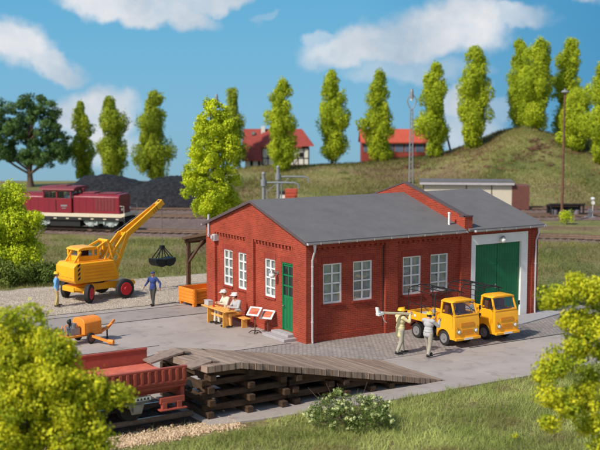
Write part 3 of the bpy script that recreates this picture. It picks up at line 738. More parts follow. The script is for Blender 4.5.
# green door
d0, d1, dz0, dz1 = door
mb = MB(); slabish(mb, GO, GU, GN, d0 + .002, d0 + .08, dz0, dz1, -.12, -.02); slabish(mb, GO, GU, GN, d1 - .08, d1 - .002, dz0, dz1, -.12, -.02); slabish(mb, GO, GU, GN, d0 + .08, d1 - .08, dz1 - .08, dz1 - .002, -.12, -.02)
slabish(mb, GO, GU, GN, d0 + .08, d1 - .08, dz0, 1.75, -.10, -.06)
for k in range(7):
    a = d0 + .1 + k * (d1 - d0 - .2) / 6.5; slabish(mb, GO, GU, GN, a, a + .09, dz0 + .12, 1.68, -.06, -.045)
slabish(mb, GO, GU, GN, (d0 + d1) / 2 - .03, (d0 + d1) / 2 + .03, 1.75, 3.12, -.10, -.05)
for z in (1.75, 2.2, 2.65, 3.06): slabish(mb, GO, GU, GN, d0 + .08, d1 - .08, z - .03, z + .03, -.10, -.052)
dr = mb.build('door', M['green2'], ws, smooth=False)
mb = MB(); slabish(mb, GO, GU, GN, d0 + .08, d1 - .08, 1.78, 3.05, -.09, -.08); mb.build('pane', M['dark_glass'], dr, smooth=False)
mb = MB(); slabish(mb, GO, GU, GN, d0 + .02, d0 + .065, 1.9, 3.1, -.02, .0); mb.build('reflection_bar', M['white'], dr, smooth=False)  # white bar standing in for the reflection down the door's right side
mb = MB(); mb.tube((D + .03, 1.95, 1.35), (D - .08, 1.95, 1.35), .02); mb.tube((D - .08, 1.95, 1.35), (D - .08, 1.83, 1.35), .018); mb.build('handle', M['steel'], dr)
mb = MB(); mb.box(-.62, .12, .72, 2.5, .03, .16); mb.box(-.30, .12, .95, 2.3, .16, .28); mb.build('doorstep', M['concrete_step'], ws, bevel=.015)
# garage: white surround and the green double gate
mb = MB(); mb.box(8.87, 9.12, -.005, .25, 0.03, 3.98); mb.box(11.93, 12.34, -.005, .25, .03, 3.98); mb.box(9.12, 11.93, -.005, .25, 3.53, 3.98)
mb.build('gate_surround', M['cream_wall'], ws, smooth=False)
for (a, b) in ((9.13, 10.515), (10.535, 11.92)):
    mb = MB(); mb.box(a, b, .12, .17, .09, 3.52)
    nb = 9
    for k in range(nb): mb.box(a + .004 + k * (b - a) / nb, a + (k + 1) * (b - a) / nb - .004, .114, .12, .10, 3.51)
    for z in (.35, 2.55): mb.box(a + .03, b - .03, .10, .113, z, z + .10)
    o = mb.build('gate_leaf', M['green'], ws, smooth=False)
mb = MB(); mb.box(10.40, 10.44, .05, .085, 1.45, 1.65); mb.build('handle', M['steel'], o)
# parapet (fire wall) between hall and garage
mb = MB(); mb.prism([(-.06, 4.15), (-.06, 4.80), (.25, 4.92), (YR, 6.10), (YD - .25, 4.92), (YD + .06, 4.82), (YD + .06, 4.15)], 0, 8.40, 8.60); mb.box(8.405, 8.85, -.065, .28, 4.15, 4.84); par = mb.build('parapet', M['brick'], ws, smooth=False)
mb = MB()
for (ya, za, yb, zb) in ((-.08, 4.84, YR, 6.12), (YR, 6.12, YD + .08, 4.84)):
    mb.prism([(ya, za), (yb, zb), (yb, zb + .07), (ya, za + .07)], 0, 8.38, 8.62)
mb.box(8.38, 8.87, -.09, .30, 4.842, 4.90)
mb.build('coping', M['coping'], par, smooth=False)
# roofs
def roof(name, x0, x1):
    mb = MB(); e = .2
    for sg in (0, 1):
        p = [(-e, EH + .02 - e * .3), (YR, RH + .02), (YR, RH + .12), (-e, EH + .12 - e * .3)]
        if sg: p = [(YD - a, b) for a, b in p]
        mb.prism(p, 0, x0, x1)
    return mb.build(name, M['roof'], ws, smooth=False)
roof('roof', -.12, 8.405); roof('garage_roof', 8.595, XL + .22)
mb = MB()                                      # dark verge boards
for x in (-.15, ):
    for sg in (0, 1):
        p = [(-.2, EH - .08), (YR, RH + .00), (YR, RH + .10), (-.2, EH + .04)]
        if sg: p = [(YD - a, b) for a, b in p]
        mb.prism(p, 0, x, x + .03)
mb.build('verge_board', M['coping'], ws, smooth=False)
mb = MB()
for sg in (0, 1):
    p = [(-.2, EH - .08), (YR, RH + .00), (YR, RH + .10), (-.2, EH + .04)]
    if sg: p = [(YD - a, b) for a, b in p]
    mb.prism(p, 0, XL + .225, XL + .25)
mb.build('verge_board', M['zinc'], ws, smooth=False)
# gutters: half-round channels
def gutter(x0, x1, y):
    mb = MB(); vs = []; n = 8; r = .095
    prof = [(y + r * math.cos(PI + PI * k / n), EH + .02 + r * math.sin(PI + PI * k / n)) for k in range(n + 1)] + [(y + (r - .02) * math.cos(PI + PI * k / n), EH + .02 + (r - .02) * math.sin(PI + PI * k / n)) for k in range(n, -1, -1)]
    mb.prism(prof, 0, x0, x1)
    mb.box(x0 - .005, x0 + .01, y - r, y + r, EH - .07, EH + .02); mb.box(x1 - .01, x1 + .005, y - r, y + r, EH - .07, EH + .02)
    x = x0 + .6
    while x < x1: mb.box(x, x + .025, y - r - .004, y - r + .01, EH - .07, EH + .03); x += .9
    return mb.build('gutter', M['zinc'], ws)
gutter(-.1, 8.36, -.24); gutter(8.86, XL + .2, -.24); gutter(-.1, XL, YD + .24)
def downpipe(x, y0=-.24, wall=-.06, base=.05):
    mb = MB(); mb.tube((x, y0, EH - .07), (x, y0, EH - .28), .075, .05)
    mb.path([(x, y0, EH - .2), (x, y0, EH - .34), (x, wall + (y0 - wall) * .5, EH - .52), (x, wall, EH - .72), (x, wall, base + .2), (x, wall - .02, base)], .045, 10)
    for z in (.9, 2.4, 3.2): mb.tube((x, wall, z), (x, wall, z + .05), .058)
    return mb.build('downpipe', M['zinc'], ws)
downpipe(.27); downpipe(12.80, wall=-.07)
mb = MB(); mb.tube((-.06, 8.38, 3.68), (-.06, 8.38, 4.72), .055, n=12); mb.box(-.12, .02, 8.33, 8.43, 3.75, 3.79); mb.build('vent_pipe', M['zinc'], ws)
mb = MB(); mb.tube((7.95, .49, 4.35), (7.95, .49, 5.02), .05, n=12); mb.tube((7.95, .49, 4.98), (7.95, .49, 5.04), .07, .06); mb.tube((7.95, .49, 4.4), (7.95, .49, 4.48), .09, .06); mb.build('vent_pipe', M['white'], ws)
# small white distribution box by the left corner
mb = MB(); mb.box(-.12, .15, 7.72, 7.98, 3.52, 3.84); mb.box(-.22, -.12, 7.78, 7.92, 3.62, 3.78); mb.build('bell_box', M['zinc'], ws, bevel=.02)
# globe lamps
def wall_lamp(p, n):
    p = Vector(p); n = Vector(n); mb = MB(); mb.tube(p - n * .13, p + n * .16, .03, n=8); mb.tube(p - n * .13, p - n * .09, .08, n=12)
    q = p + n * .16; mb.tube(q + Vector((0, 0, .14)), q + Vector((0, 0, .02)), .05, .13, n=14)
    l = mb.build('wall_lamp', M['steel'], ws); g = MB(); g.ball(q + n * .0 - Vector((0, 0, .06)), .14, 14, 9); g.build('lamp_globe', M['white'], l)
wall_lamp((0, 2.42, 2.68), GN); wall_lamp((10.62, -.01, 3.74), FN)
# small dark awning hanging on the far side wall
mb = MB(); mb.prism([(13.0, 4.02), (15.0, 3.62), (15.0, 3.42), (13.0, 3.78)], 1, 1.9, 3.3); mb.bar((13.0, 2.4, 3.0), (14.6, 2.4, 3.5), .06, .06); mb.build('awning', M['black'], ws, smooth=False)
# timber lean-to behind the building's left corner
mb = MB(); mb.prism([(8.76, 3.72), (12.1, 3.12), (12.1, 3.24), (8.76, 3.86)], 0, .35, 6.6); mb.build('lean_to_roof', M['canopy_wood'], ws, smooth=False)
for x in (.62, 3.4, 6.3):
    mb = MB(); mb.box(x - .09, x + .09, 11.8, 11.98, .0, 3.16); mb.bar((x, 11.85, 2.0), (x, 10.2, 3.32), .1, .12); mb.bar((x, 8.8, 3.62), (x, 12.05, 3.06), .1, .14); mb.build('lean_to_post', M['canopy_wood'], ws, smooth=False)
mb = MB(); mb.bar((.4, 11.9, 3.04), (6.6, 11.9, 3.04), .14, .16); mb.bar((.6, 11.88, 2.2), (1.6, 11.88, 3.0), .09, .11); mb.build('lean_to_beam', M['canopy_wood'], ws, smooth=False)

# ================================================================== PEOPLE
def remeshed(name, pieces, mats, parent=None, voxel=.008, loc=(0, 0, 0), rz=0):
    """tapered limbs and rounded masses fused into one continuous skin; each face takes the material of the piece it lies on"""
    mb = MB()
    for p in pieces:
        if p[0] == 'cap':
            _, a, b, ra, rb, m = p; a = Vector(a); b = Vector(b)
            mb.ball(a, ra, 14, 10); mb.ball(b, rb, 14, 10); mb.tube(a, b, ra, rb, 14)
        else:
            _, c, r, m = p; mb.ball(c, r, 18, 12)
    me = bpy.data.meshes.new('tmp'); me.from_pydata(mb.v, [], mb.f)
    bm = bmesh.new(); bm.from_mesh(me); bmesh.ops.recalc_face_normals(bm, faces=bm.faces); bm.to_mesh(me); bm.free()
    o = bpy.data.objects.new('tmp', me); COL.objects.link(o)
    md = o.modifiers.new('r', 'REMESH'); md.mode = 'VOXEL'; md.voxel_size = voxel
    sm = o.modifiers.new('s', 'SMOOTH'); sm.factor = .5; sm.iterations = 3
    dg = bpy.context.evaluated_depsgraph_get(); ev = o.evaluated_get(dg)
    nm = bpy.data.meshes.new_from_object(ev); nm.name = name
    bpy.data.objects.remove(o); bpy.data.meshes.remove(me)
    nf = len(nm.polygons); C_ = np.empty(nf * 3, np.float32); nm.polygons.foreach_get('center', C_); C_ = C_.reshape(-1, 3)
    best = np.full(nf, 1e9); idx = np.zeros(nf, np.int32)
    for p in pieces:
        if p[0] == 'cap':
            _, a, b, ra, rb, m = p; a = np.array(a); b = np.array(b); d = b - a; L2 = max(1e-9, d @ d)
            t = np.clip(((C_ - a) @ d) / L2, 0, 1); dist = np.linalg.norm(C_ - (a + t[:, None] * d), axis=1) - (ra + (rb - ra) * t)
        else:
            _, c, r, m = p; r = np.array(r if isinstance(r, (tuple, list)) else (r, r, r)); dist = (np.linalg.norm((C_ - np.array(c)) / r, axis=1) - 1) * r.min()
        k = dist < best; best[k] = dist[k]; idx[k] = m
    nm.materials.clear()
    for m in mats: nm.materials.append(m)
    nm.polygons.foreach_set('material_index', idx); nm.polygons.foreach_set('use_smooth', [True] * nf); nm.update()
    ob = bpy.data.objects.new(name, nm); COL.objects.link(ob)
    if parent: ob.parent = parent
    return ob
def person(label, loc, yaw, J, top, legs, hat, coat=0., headyaw=0., scale=1.0, bulk=1.12, arm_mat=None, group=None):
    """local frame: +x forward, +y to the person's left. J holds the joints that differ from standing."""
    root = thing('person', label, 'person', loc, yaw, group); root.scale = (scale * bulk, scale * bulk, scale)
    d = dict(pel=(0, 0, .96), che=(0, 0, 1.28), nek=(.0, 0, 1.48), head=(.02, 0, 1.62),
             lsh=(0, .19, 1.40), lel=(-.03, .25, 1.12), lwr=(.04, .26, .88), rsh=(0, -.19, 1.40), rel=(-.03, -.25, 1.12), rwr=(.04, -.26, .88),
             lhi=(0, .09, .92), lkn=(.03, .11, .50), lan=(0, .12, .09), rhi=(0, -.09, .92), rkn=(.03, -.11, .50), ran=(0, -.12, .09),
             lto=None, rto=None, lhd=None, rhd=None)
    d.update(J); V = {k: (Vector(v) if v is not None else None) for k, v in d.items()}
    T, L, K, SH, EY = 0, 1, 2, 3, 4
    P = []
    cap = lambda a, b, ra, rb, m: P.append(('cap', tuple(a), tuple(b), ra, rb, m)); ell = lambda c, r, m: P.append(('ell', tuple(c), r, m))
    pel, che, nek, hd = V['pel'], V['che'], V['nek'], V['head']
    ax = (che - pel).normalized()
    ell(pel, (.112, .145, .12), L); ell(pel.lerp(che, .35), (.12, .15, .15), T); ell(che, (.135, .185, .19), T)
    cap(V['lsh'] * .82 + che * .18 + Vector((0, 0, .02)), V['rsh'] * .82 + che * .18 + Vector((0, 0, .02)), .085, .085, T)
    ell(pel.lerp(che, .12), (.135, .165, .09), T)
    if coat:
        cap(pel.lerp(che, .35), pel - ax * coat + Vector((0, .045, 0)), .115, .115, T); cap(pel.lerp(che, .35), pel - ax * coat + Vector((0, -.045, 0)), .115, .115, T)
    cap(che + (nek - che) * .55, nek + (hd - nek) * .3, .062, .055, K)
    # head: skull, jaw, nose, ears, eyes
    cy, sy = math.cos(headyaw), math.sin(headyaw)
    hr = lambda x, y, z: hd + Vector((x * cy - y * sy, x * sy + y * cy, z))
    ell(hr(-.01, 0, .03), (.098, .080, .105), K); ell(hr(.02, 0, -.045), (.068, .06, .07), K)
    cap(hr(.085, 0, .015), hr(.108, 0, -.02), .012, .017, K)
    for s in (-1, 1):
        ell(hr(-.005, .082 * s, 0), (.02, .012, .03), K); ell(hr(.078, .034 * s, .018), (.016, .014, .011), EY)
    cap(hr(.082, -.022, -.055), hr(.082, .022, -.055), .008, .008, 5)
    am = T if arm_mat is None else arm_mat
    for s, q in (('l', 1), ('r', -1)):
        sh, el, wr = V[s + 'sh'], V[s + 'el'], V[s + 'wr']
        cap(sh, el, .068, .052, am); cap(el, wr, .052, .038, am)
        fd = (wr - el).normalized()
        hdv = V[s + 'hd'].normalized() if V[s + 'hd'] is not None else fd
        side = hdv.cross(Vector((0, q, 0)));
        if side.length < .3: side = Vector((1, 0, 0))
        side.normalize()                      # thumb side
        palm = wr + hdv * .055
        cap(wr, wr + hdv * .03, .027, .03, K); cap(wr + hdv * .035 + side * .018, wr + hdv * .085 + side * .02, .024, .020, K); cap(wr + hdv * .035 - side * .018, wr + hdv * .08 - side * .02, .024, .020, K)
        nrm = hdv.cross(side).normalized() * q
        for i, ln in enumerate((.068, .076, .070, .055)):
            b0 = wr + hdv * .088 + side * (.033 - i * .022)
            k1 = b0 + hdv * ln * .55 - nrm * .012; k2 = k1 + hdv * ln * .38 - nrm * ln * .45
            cap(b0, k1, .0105, .0095, K); cap(k1, k2, .0095, .008, K)
        t0 = wr + hdv * .03 + side * .035; t1 = t0 + hdv * .03 + side * .028; cap(t0, t1, .013, .011, K); cap(t1, t1 + hdv * .03 - nrm * .012, .011, .009, K)
        hi, kn, an = V[s + 'hi'], V[s + 'kn'], V[s + 'an']
        cap(hi, kn, .092, .064, L); cap(kn, kn.lerp(an, .35), .063, .060, L); cap(kn.lerp(an, .35), an, .060, .050, L)
        to = V[s + 'to'] if V[s + 'to'] is not None else an + Vector((.17, .02 * q, -.045))
        cap(an + Vector((-.03, 0, -.035)), an + Vector((0, 0, .02)), .046, .046, SH); cap(an + Vector((0, 0, -.035)), to, .045, .036, SH)
    b = remeshed('body', P, [top, legs, M['skin'], M['shoe'], M['hair'], M['rust']], root)
    # headgear
    h = MB(); hm = Matrix.Translation(hd) @ Matrix.Rotation(headyaw, 4, 'Z')
    if hat in ('hat_yellow', 'hat_white'):
        h.ball((-.01, 0, .055), (.125, .108, .105), 18, 8, zc=0.); h.tube((-.005, 0, .045), (-.005, 0, .06), .128, .122, 18)
        h.box(.08, .165, -.07, .07, .045, .058); h.box(-.11, .10, -.012, .012, .14, .168)
        nm_ = 'helmet'
    else:
        h.ball((-.015, 0, .045), (.108, .09, .092), 16, 8, zc=0.); h.box(.06, .14, -.06, .06, .05, .062); nm_ = 'cap'
    h.v = [tuple(hm @ Vector(p)) for p in h.v]
    h.build(nm_, M[hat], root)
    hb = MB(); hb.ball((-.028, 0, .0), (.088, .084, .085), 14, 8); hb.v = [tuple(hm @ Vector(p)) for p in hb.v]; hb.build('hair', M['hair'], root)
    return root
# worker beside the crane
person('man in light blue jacket, khaki trousers and yellow helmet standing beside the yellow crane', (-5.57, 13.9, .03), R(-20),
       dict(lel=(-.02, .27, 1.13), lwr=(.06, .27, .9), rel=(-.05, -.27, 1.12), rwr=(.02, -.28, .88), lan=(.04, .15, .09), ran=(-.04, -.15, .09)), M['blue'], M['khaki'], 'hat_yellow', coat=.02, scale=.97)
person('man in navy jacket and dark trousers walking across the yard near the hanging grab', (-1.5, 11.55, .03), R(-150),
       dict(lel=(-.06, .36, 1.16), lwr=(.06, .42, .95), rel=(-.1, -.36, 1.16), rwr=(-.02, -.46, .97), lkn=(.06, .07, .5), lan=(.10, .07, .09), rkn=(.0, -.07, .5), ran=(-.10, -.07, .1)), M['navy'], M['darkcloth'], 'navy', coat=.06, scale=.97)
seat = dict(pel=(-.02, 0, .58), che=(.06, 0, .90), nek=(.12, 0, 1.10), head=(.17, 0, 1.23), lsh=(.06, .19, 1.02), rsh=(.06, -.19, 1.02),
            lel=(.16, .25, .80), rel=(.16, -.25, .80), lwr=(.36, .14, .84), rwr=(.36, -.14, .84), lhi=(0, .09, .56), rhi=(0, -.09, .56),
            lkn=(.42, .12, .53), rkn=(.42, -.12, .53), lan=(.40, .12, .10), ran=(.46, -.12, .10))
person('man in cream overalls and white helmet seated at the picnic table, the left one', (-.46, 5.85, .03), R(178), seat, M['creamcloth'], M['creamcloth'], 'hat_white', headyaw=.3, scale=1.1)
person('seated man in grey jacket and white helmet at the bench end nearer the signs', (-.46, 4.85, .03), R(182), dict(seat, lwr=(.38, .05, .82), rwr=(.40, -.05, .80)), M['greycloth'], M['wood'], 'hat_white', headyaw=-.3, scale=1.1)
# two men carrying gear in front of the trucks
person('man in beige coat and yellow helmet carrying a long plank on his shoulder', (2.15, -3.5, .04), R(-8),
       dict(che=(.02, 0, 1.28), head=(.05, 0, 1.60), rel=(.14, -.30, 1.26), rwr=(.25, -.16, 1.50), rhd=(.4, .3, .8), lel=(.20, .27, 1.22), lwr=(.33, .10, 1.42), lhd=(.6, -.4, .5),
            lkn=(.12, .10, .50), lan=(.16, .10, .09), rkn=(-.02, -.10, .50), ran=(-.16, -.10, .11)), M['beige'], M['greytrouser'], 'hat_yellow', coat=.24, headyaw=.0, scale=1.05, bulk=1.25)
person('man in grey jacket with yellow helmet reaching forward, standing in front of the first truck', (2.75, -4.5, .04), R(12),
       dict(che=(.03, 0, 1.28), head=(.07, 0, 1.60), rel=(.15, -.28, 1.19), rwr=(.34, -.16, 1.36), rhd=(.8, .2, .5), lel=(.18, .27, 1.18), lwr=(.36, .12, 1.34), lhd=(.8, -.2, .5),
            lkn=(.10, .10, .50), lan=(.16, .10, .09), rkn=(-.02, -.10, .50), ran=(-.12, -.10, .11)), M['greycloth'], M['greytrouser'], 'hat_yellow', coat=.10, scale=1.02, bulk=1.22)
pr = thing('shoulder_plank', 'pale plank with a white end carried on the shoulder of the man in beige coat', 'plank', (2.15, -3.5, 0))
mb = MB(); mb.bar((-1.02, -.12, 1.80), (.42, -.19, 1.63), .16, .07); mb.build('board', mat('pale_plank', (.74, .62, .40), .8, var=.1), pr, smooth=False)
mb = MB(); mb.bar((-1.20, -.11, 1.74), (-.98, -.12, 1.80), .22, .10); mb.bar((-1.16, -.11, 1.72), (-1.22, -.11, 2.02), .16, .06); mb.build('end_fitting', M['white'], pr, smooth=False)
mb = MB(); mb.path([(-.98, -.12, 1.72), (-.90, -.13, 1.50), (-.78, -.14, 1.38)], .016, 6); mb.build('strap', M['white'], pr)

# ================================================================== YELLOW TRUCKS
def wheel(parent, c, r, wd, rim, axis='x', out=-1, yaw=0., name='wheel'):
    """wheel centred at c, axle along local x (or y); out = side of the hub"""
    prof = [(-wd / 2, r * .62), (-wd / 2, r * .90), (-wd * .38, r), (wd * .38, r), (wd / 2, r * .90), (wd / 2, r * .62)]
    n = 28
    def ring(mb, prof, close=False):
        vs = []
        for (a, q) in prof:
            for i in range(n):
                t = 2 * PI * i / n; p = Vector((a, q * math.cos(t), q * math.sin(t)))
                if axis == 'y': p = Vector((p.y, p.x, p.z))
                vs.append(p)
        K = len(prof); mb.add(vs, [(k * n + i, k * n + (i + 1) % n, (k + 1) * n + (i + 1) % n, (k + 1) * n + i) for k in range(K - 1) for i in range(n)] + [tuple(range(n))[::-1], tuple(range((K - 1) * n, K * n))])
    mb = MB(); ring(mb, prof); ty = mb.build(name, M['rubber'], parent); ty.location = c; ty.rotation_euler = (0, 0, yaw)
    mb = MB(); s = out
    pr_ = [(s * wd * .49, r * .66), (s * wd * .55, r * .62), (s * wd * .51, r * .52), (s * wd * .51, r * .24), (s * wd * .64, r * .20), (s * wd * .66, .01)]
    ring(mb, pr_); mb.build('rim', rim, ty)
    return ty
def truck(label, cx):
    t = thing('flatbed_truck', label, 'truck', (cx, -2.42, .04), 0, 'yellow flatbed trucks by the gate'); t.scale = (.95, .96, .90)
    # local: front at -y
    W = .68
    mb = MB(); mb.box(-.42, -.30, -1.45, 1.45, .42, .56); mb.box(.30, .42, -1.45, 1.45, .42, .56); mb.box(-.3, .3, -.2, .3, .34, .60)
    mb.tube((-.55, -.85, .36), (.55, -.85, .36), .05); mb.tube((-.55, 1.02, .36), (.55, 1.02, .36), .05); mb.box(-.66, -.44, .0, .42, .36, .66); mb.build('chassis', M['black'], t, smooth=False)
    for y in (-.85, 1.02):
        for s in (-1, 1): wheel(t, (s * .56, y, .34), .335, .2, M['grey_rim'], 'x', s)
    # cab lower shell with wheel arches
    mb = MB(); ar = []
    for k in range(11):
        a = PI * k / 10; ar.append((-.85 + .42 * math.cos(PI - a), .34 + .42 * math.sin(a)))
    side = [(-1.60, .36), (-1.27, .36)] + ar + [(-.43, .36), (-.40, .42), (-.40, 1.30), (-.52, 1.42), (-1.52, 1.42), (-1.585, 1.25)]
    mb.prism(side, 0, -W, W)
    cab = mb.build('cab', M['yellow'], t, bevel=.035, seg=3)
    # bumper, grille lines, lamps
    mb = MB(); mb.box(-W - .02, W + .02, -1.70, -1.58, .34, .46); mb.build('bumper', M['yellow'], t, bevel=.02)
    mb = MB()
    for z in (.62, .70, .78): mb.box(-.30, .30, -1.612, -1.60, z, z + .03)
    mb.box(-.36, .36, -1.612, -1.596, .96, 1.12); mb.build('grille', M['yellow_dark'], t, smooth=False)
    for s in (-1, 1):
        mb = MB(); mb.tube((s * .47, -1.59, .72), (s * .47, -1.65, .72), .095, n=16); hl = mb.build('headlight', M['steel'], t)
        mb = MB(); mb.ball((s * .47, -1.645, .72), (.078, .03, .078), 14, 8); mb.build('lens', M['white'], hl)
        mb = MB(); mb.box(s * .55 - .04, s * .55 + .04, -1.625, -1.6, .90, .95); mb.build('indicator', M['orange'], t, smooth=False)
    # greenhouse: pillars, roof, glass
    mb = MB(); w2 = .60
    A0, A1 = (-1.50, 1.42), (-1.28, 2.02); B0, B1 = (-.62, 1.42), (-.68, 2.02)
    for s in (-1, 1):
        mb.bar((s * (W - .05), A0[0], A0[1] - .02), (s * w2, A1[0], A1[1]), .07, .075, (0, 1, 0)); mb.bar((s * (W - .05), B0[0], B0[1] - .02), (s * w2, B1[0], B1[1]), .07, .10, (0, 1, 0))
        mb.bar((s * (W - .04), -1.5, 1.44), (s * (W - .04), -.6, 1.44), .06, .06)
    mb.bar((-W + .05, -1.52, 1.44), (W - .05, -1.52, 1.44), .06, .06); mb.bar((-W + .05, -.6, 1.44), (W - .05, -.6, 1.44), .06, .06)
    mb.bar((-w2, -.675, 1.95), (w2, -.675, 1.95), .06, .10)
    mb.build('window_frame', M['yellow'], cab, bevel=.012)
    mb = MB(); mb.prism([(-w2 - .06, 2.0), (w2 + .06, 2.0), (w2 + .02, 2.06), (w2 - .15, 2.115), (-w2 + .15, 2.115), (-w2 - .02, 2.06)], 1, -1.37, -.60); mb.build('cab_roof', M['yellow'], cab, bevel=.03)
    mb = MB(); g = .012
    mb.quad((-W + .08, -1.50, 1.46), (W - .08, -1.50, 1.46), (w2 - .03, -1.29, 2.0), (-w2 + .03, -1.29, 2.0)); mb.build('windscreen', M['glass'], cab, smooth=False)
    for s in (-1, 1):
        mb = MB(); mb.quad((s * (W - .05), -1.44, 1.46), (s * (W - .05), -.65, 1.46), (s * w2, -.70, 2.0), (s * w2, -1.25, 2.0)); mb.build('side_window', M['glass'], cab, smooth=False)
    # interior
    mb = MB()
    for s in (-.3, .3): mb.box(s - .2, s + .2, -.92, -.68, 1.42, 1.82); mb.box(s - .2, s + .2, -1.15, -.8, 1.36, 1.46)
    mb.build('seat', M['rust'], cab, bevel=.03)
    mb = MB(); mb.path([(-.3 + .13 * math.cos(a), -1.30 + .06 * math.sin(a), 1.58 + .12 * math.sin(a)) for a in [2 * PI * k / 16 for k in range(17)]], .014, 6); mb.tube((-.3, -1.3, 1.58), (-.3, -1.44, 1.43), .018); mb.build('steering_wheel', M['black'], cab)
    # mirrors and door handle
    for s in (-1, 1):
        mb = MB(); mb.path([(s * W, -1.42, 1.44), (s * (W + .12), -1.46, 1.52), (s * (W + .13), -1.46, 1.62)], .012, 6); mb.box(s * (W + .14) - .05, s * (W + .14) + .05, -1.475, -1.45, 1.60, 1.80); mb.build('mirror', M['black'], t)
        mb = MB(); mb.box(s * (W + .015) - .012, s * (W + .015) + .012, -.70, -.56, 1.12, 1.22); mb.box(s * (W + .02) - .01, s * (W + .02) + .01, -.62, -.57, .98, 1.12); mb.build('door_handle', M['black'], cab, smooth=False)
    for s in (-1, 1):
        mb = MB(); xx = s * (W + .001)
        for (a, b, c, d) in ((-1.44, -1.43, .86, 1.40), (-.56, -.55, .5, 1.40), (-1.44, -.55, .845, .86)): mb.box(xx - .004, xx + .004, a, b, c, d) if a > -1.44 or b < -1 else mb.box(xx - .004, xx + .004, -.46, -.455, .5, 1.38)
        mb.build('door_seam', M['rust'], cab, smooth=False)
    mb = MB(); mb.box(-.24, .24, -1.712, -1.702, .36, .45); mb.build('number_plate', M['white'], t, smooth=False)
    for q in (-.32, .18): mb = MB(); mb.bar((q, -1.515, 1.47), (q + .26, -1.40, 1.76), .014, .012); mb.build('wiper', M['black'], cab, smooth=False)
    # flat bed with drop sides
    z0, z1 = .86, 1.24; y0, y1 = -.34, 1.58
    mb = MB(); mb.box(-.70, .70, y0, y1, z0, z0 + .07); mb.build('load_bed', M['grey_rim'], t, smooth=False)
    for nm_, (a, b, c, d) in (('side_board', (-.72, -.675, y0, y1)), ('side_board', (.675, .72, y0, y1)), ('tailboard', (-.675, .675, y1 - .045, y1)), ('headboard', (-.675, .675, y0, y0 + .05))):
        mb = MB(); mb.box(a, b, c, d, z0, z1 if nm_ != 'headboard' else z1 + .2); mb.build(nm_, M['yellow'], t, bevel=.012)
    mb = MB(); mb.box(-.66, .66, .10, 1.48, .93, 1.10); mb.bar((-.4, .3, 1.16), (.5, 1.2, 1.18), .18, .09); mb.bar((-.5, .9, 1.14), (.3, .2, 1.17), .12, .08); mb.build('cargo_boards', M['zinc'], t, bevel=.02)
    mb = MB(); mb.ball((-.735, 1.02, 1.06), (.02, .07, .07), 12, 8); mb.build('lamp', M['white'], t)
    # canopy frame of black bars
    mb = MB(); r = .024; zt = 2.30
    for y in (-.30, .62, 1.54):
        mb.path([(-.70, y, z0), (-.70, y, zt - .12), (-.66, y, zt - .02), (-.55, y, zt + .04), (.0, y, zt + .10), (.55, y, zt + .04), (.66, y, zt - .02), (.70, y, zt - .12), (.70, y, z0)], r, 6)
    for (x, z) in ((-.69, zt - .05), (-.35, zt + .07), (0, zt + .10), (.35, zt + .07), (.69, zt - .05), (-.70, 1.62), (.70, 1.62)): mb.path([(x, -.55 if z > 1.7 else -.3, z), (x, .62, z), (x, 1.54, z)], r * .9, 6)
    mb.path([(-.69, -.55, zt - .05), (-.35, -.55, zt + .07), (.35, -.55, zt + .07), (.69, -.55, zt - .05)], r, 6)
    mb.path([(-.70, -.3, 1.24), (-.70, .62, 1.62), (-.70, .64, 1.64)], r * .8, 6)
    mb.build('canopy_frame', M['black'], t)
    # mudguards at the rear
    for s in (-1, 1):
        mb = MB(); pts = [(s * .57, 1.02 + .41 * math.cos(a), .36 + .41 * math.sin(a)) for a in [R(20 + 14 * k) for k in range(11)]]
        vs = []
        for p in pts: vs += [(p[0] - .11, p[1], p[2]), (p[0] + .11, p[1], p[2])]
        mb.add(vs, [(2 * i, 2 * i + 1, 2 * i + 3, 2 * i + 2) for i in range(len(pts) - 1)]); mb.build('mudguard', M['black'], t)
    return t
truck('yellow flatbed truck with a black canopy frame, standing nearer the two men', 5.22)
truck('yellow flatbed truck with a black canopy frame, parked right in front of the green gate', 7.38)

# ================================================================== EXCAVATOR CRANE
cr = thing('mobile_crane', 'bright yellow wheeled cable crane with lattice jib raised to the right', 'crane', (-3.0, 15.3, .02), R(10))
# local: x towards the jib; near side -y
mb = MB(); mb.prism([(-1.6, .50), (2.0, .50), (2.1, .62), (2.0, .80), (.8, .86), (-.9, .86), (-1.6, .74)], 1, -.55, .55)
for x in (-1.05, 1.05): mb.box(x - .13, x + .13, -1.0, 1.0, .42, .60)
for s in (-1, 1): mb.bar((-1.5, s * .5, .66), (-.6, s * .98, .56), .16, .16); mb.bar((1.95, s * .4, .66), (1.3, s * .9, .56), .16, .16)
mb.build('chassis', M['yellow'], cr, bevel=.02)
wheel(cr, (-1.05, -1.12, .47), .47, .26, M['red_rim'], 'y', -1, R(38)); wheel(cr, (-1.05, 1.12, .47), .47, .26, M['red_rim'], 'y', 1, R(38))
wheel(cr, (1.05, -1.12, .5), .5, .28, M['red_rim'], 'y', -1); wheel(cr, (1.05, 1.12, .5), .5, .28, M['red_rim'], 'y', 1)
mb = MB(); mb.tube((-.1, 0, .84), (-.1, 0, .98), .62, n=24); mb.build('slewing_ring', M['black'], cr)
mb = MB(); mb.prism([(-1.75, 1.12), (-1.62, .96), (.85, .96), (.92, 1.25), (.62, 1.98), (-1.55, 1.98), (-1.75, 1.80)], 1, -.86, .86); hs = mb.build('engine_housing', M['yellow'], cr, bevel=.04, seg=3)
mb = MB()
for k in range(5): z = 1.12 + k * .17; mb.box(-1.2, .72 - .06 * k, -.885, -.86, z, z + .035)
for k in range(4): mb.box(-1.775, -1.75, -.7 + k * .4, -.45 + k * .4, 1.25, 1.28)
mb.box(-1.3, .4, -.6, .6, 1.98, 2.02); mb.build('panel_ribs', M['yellow_dark'], hs, smooth=False)
mb = MB()
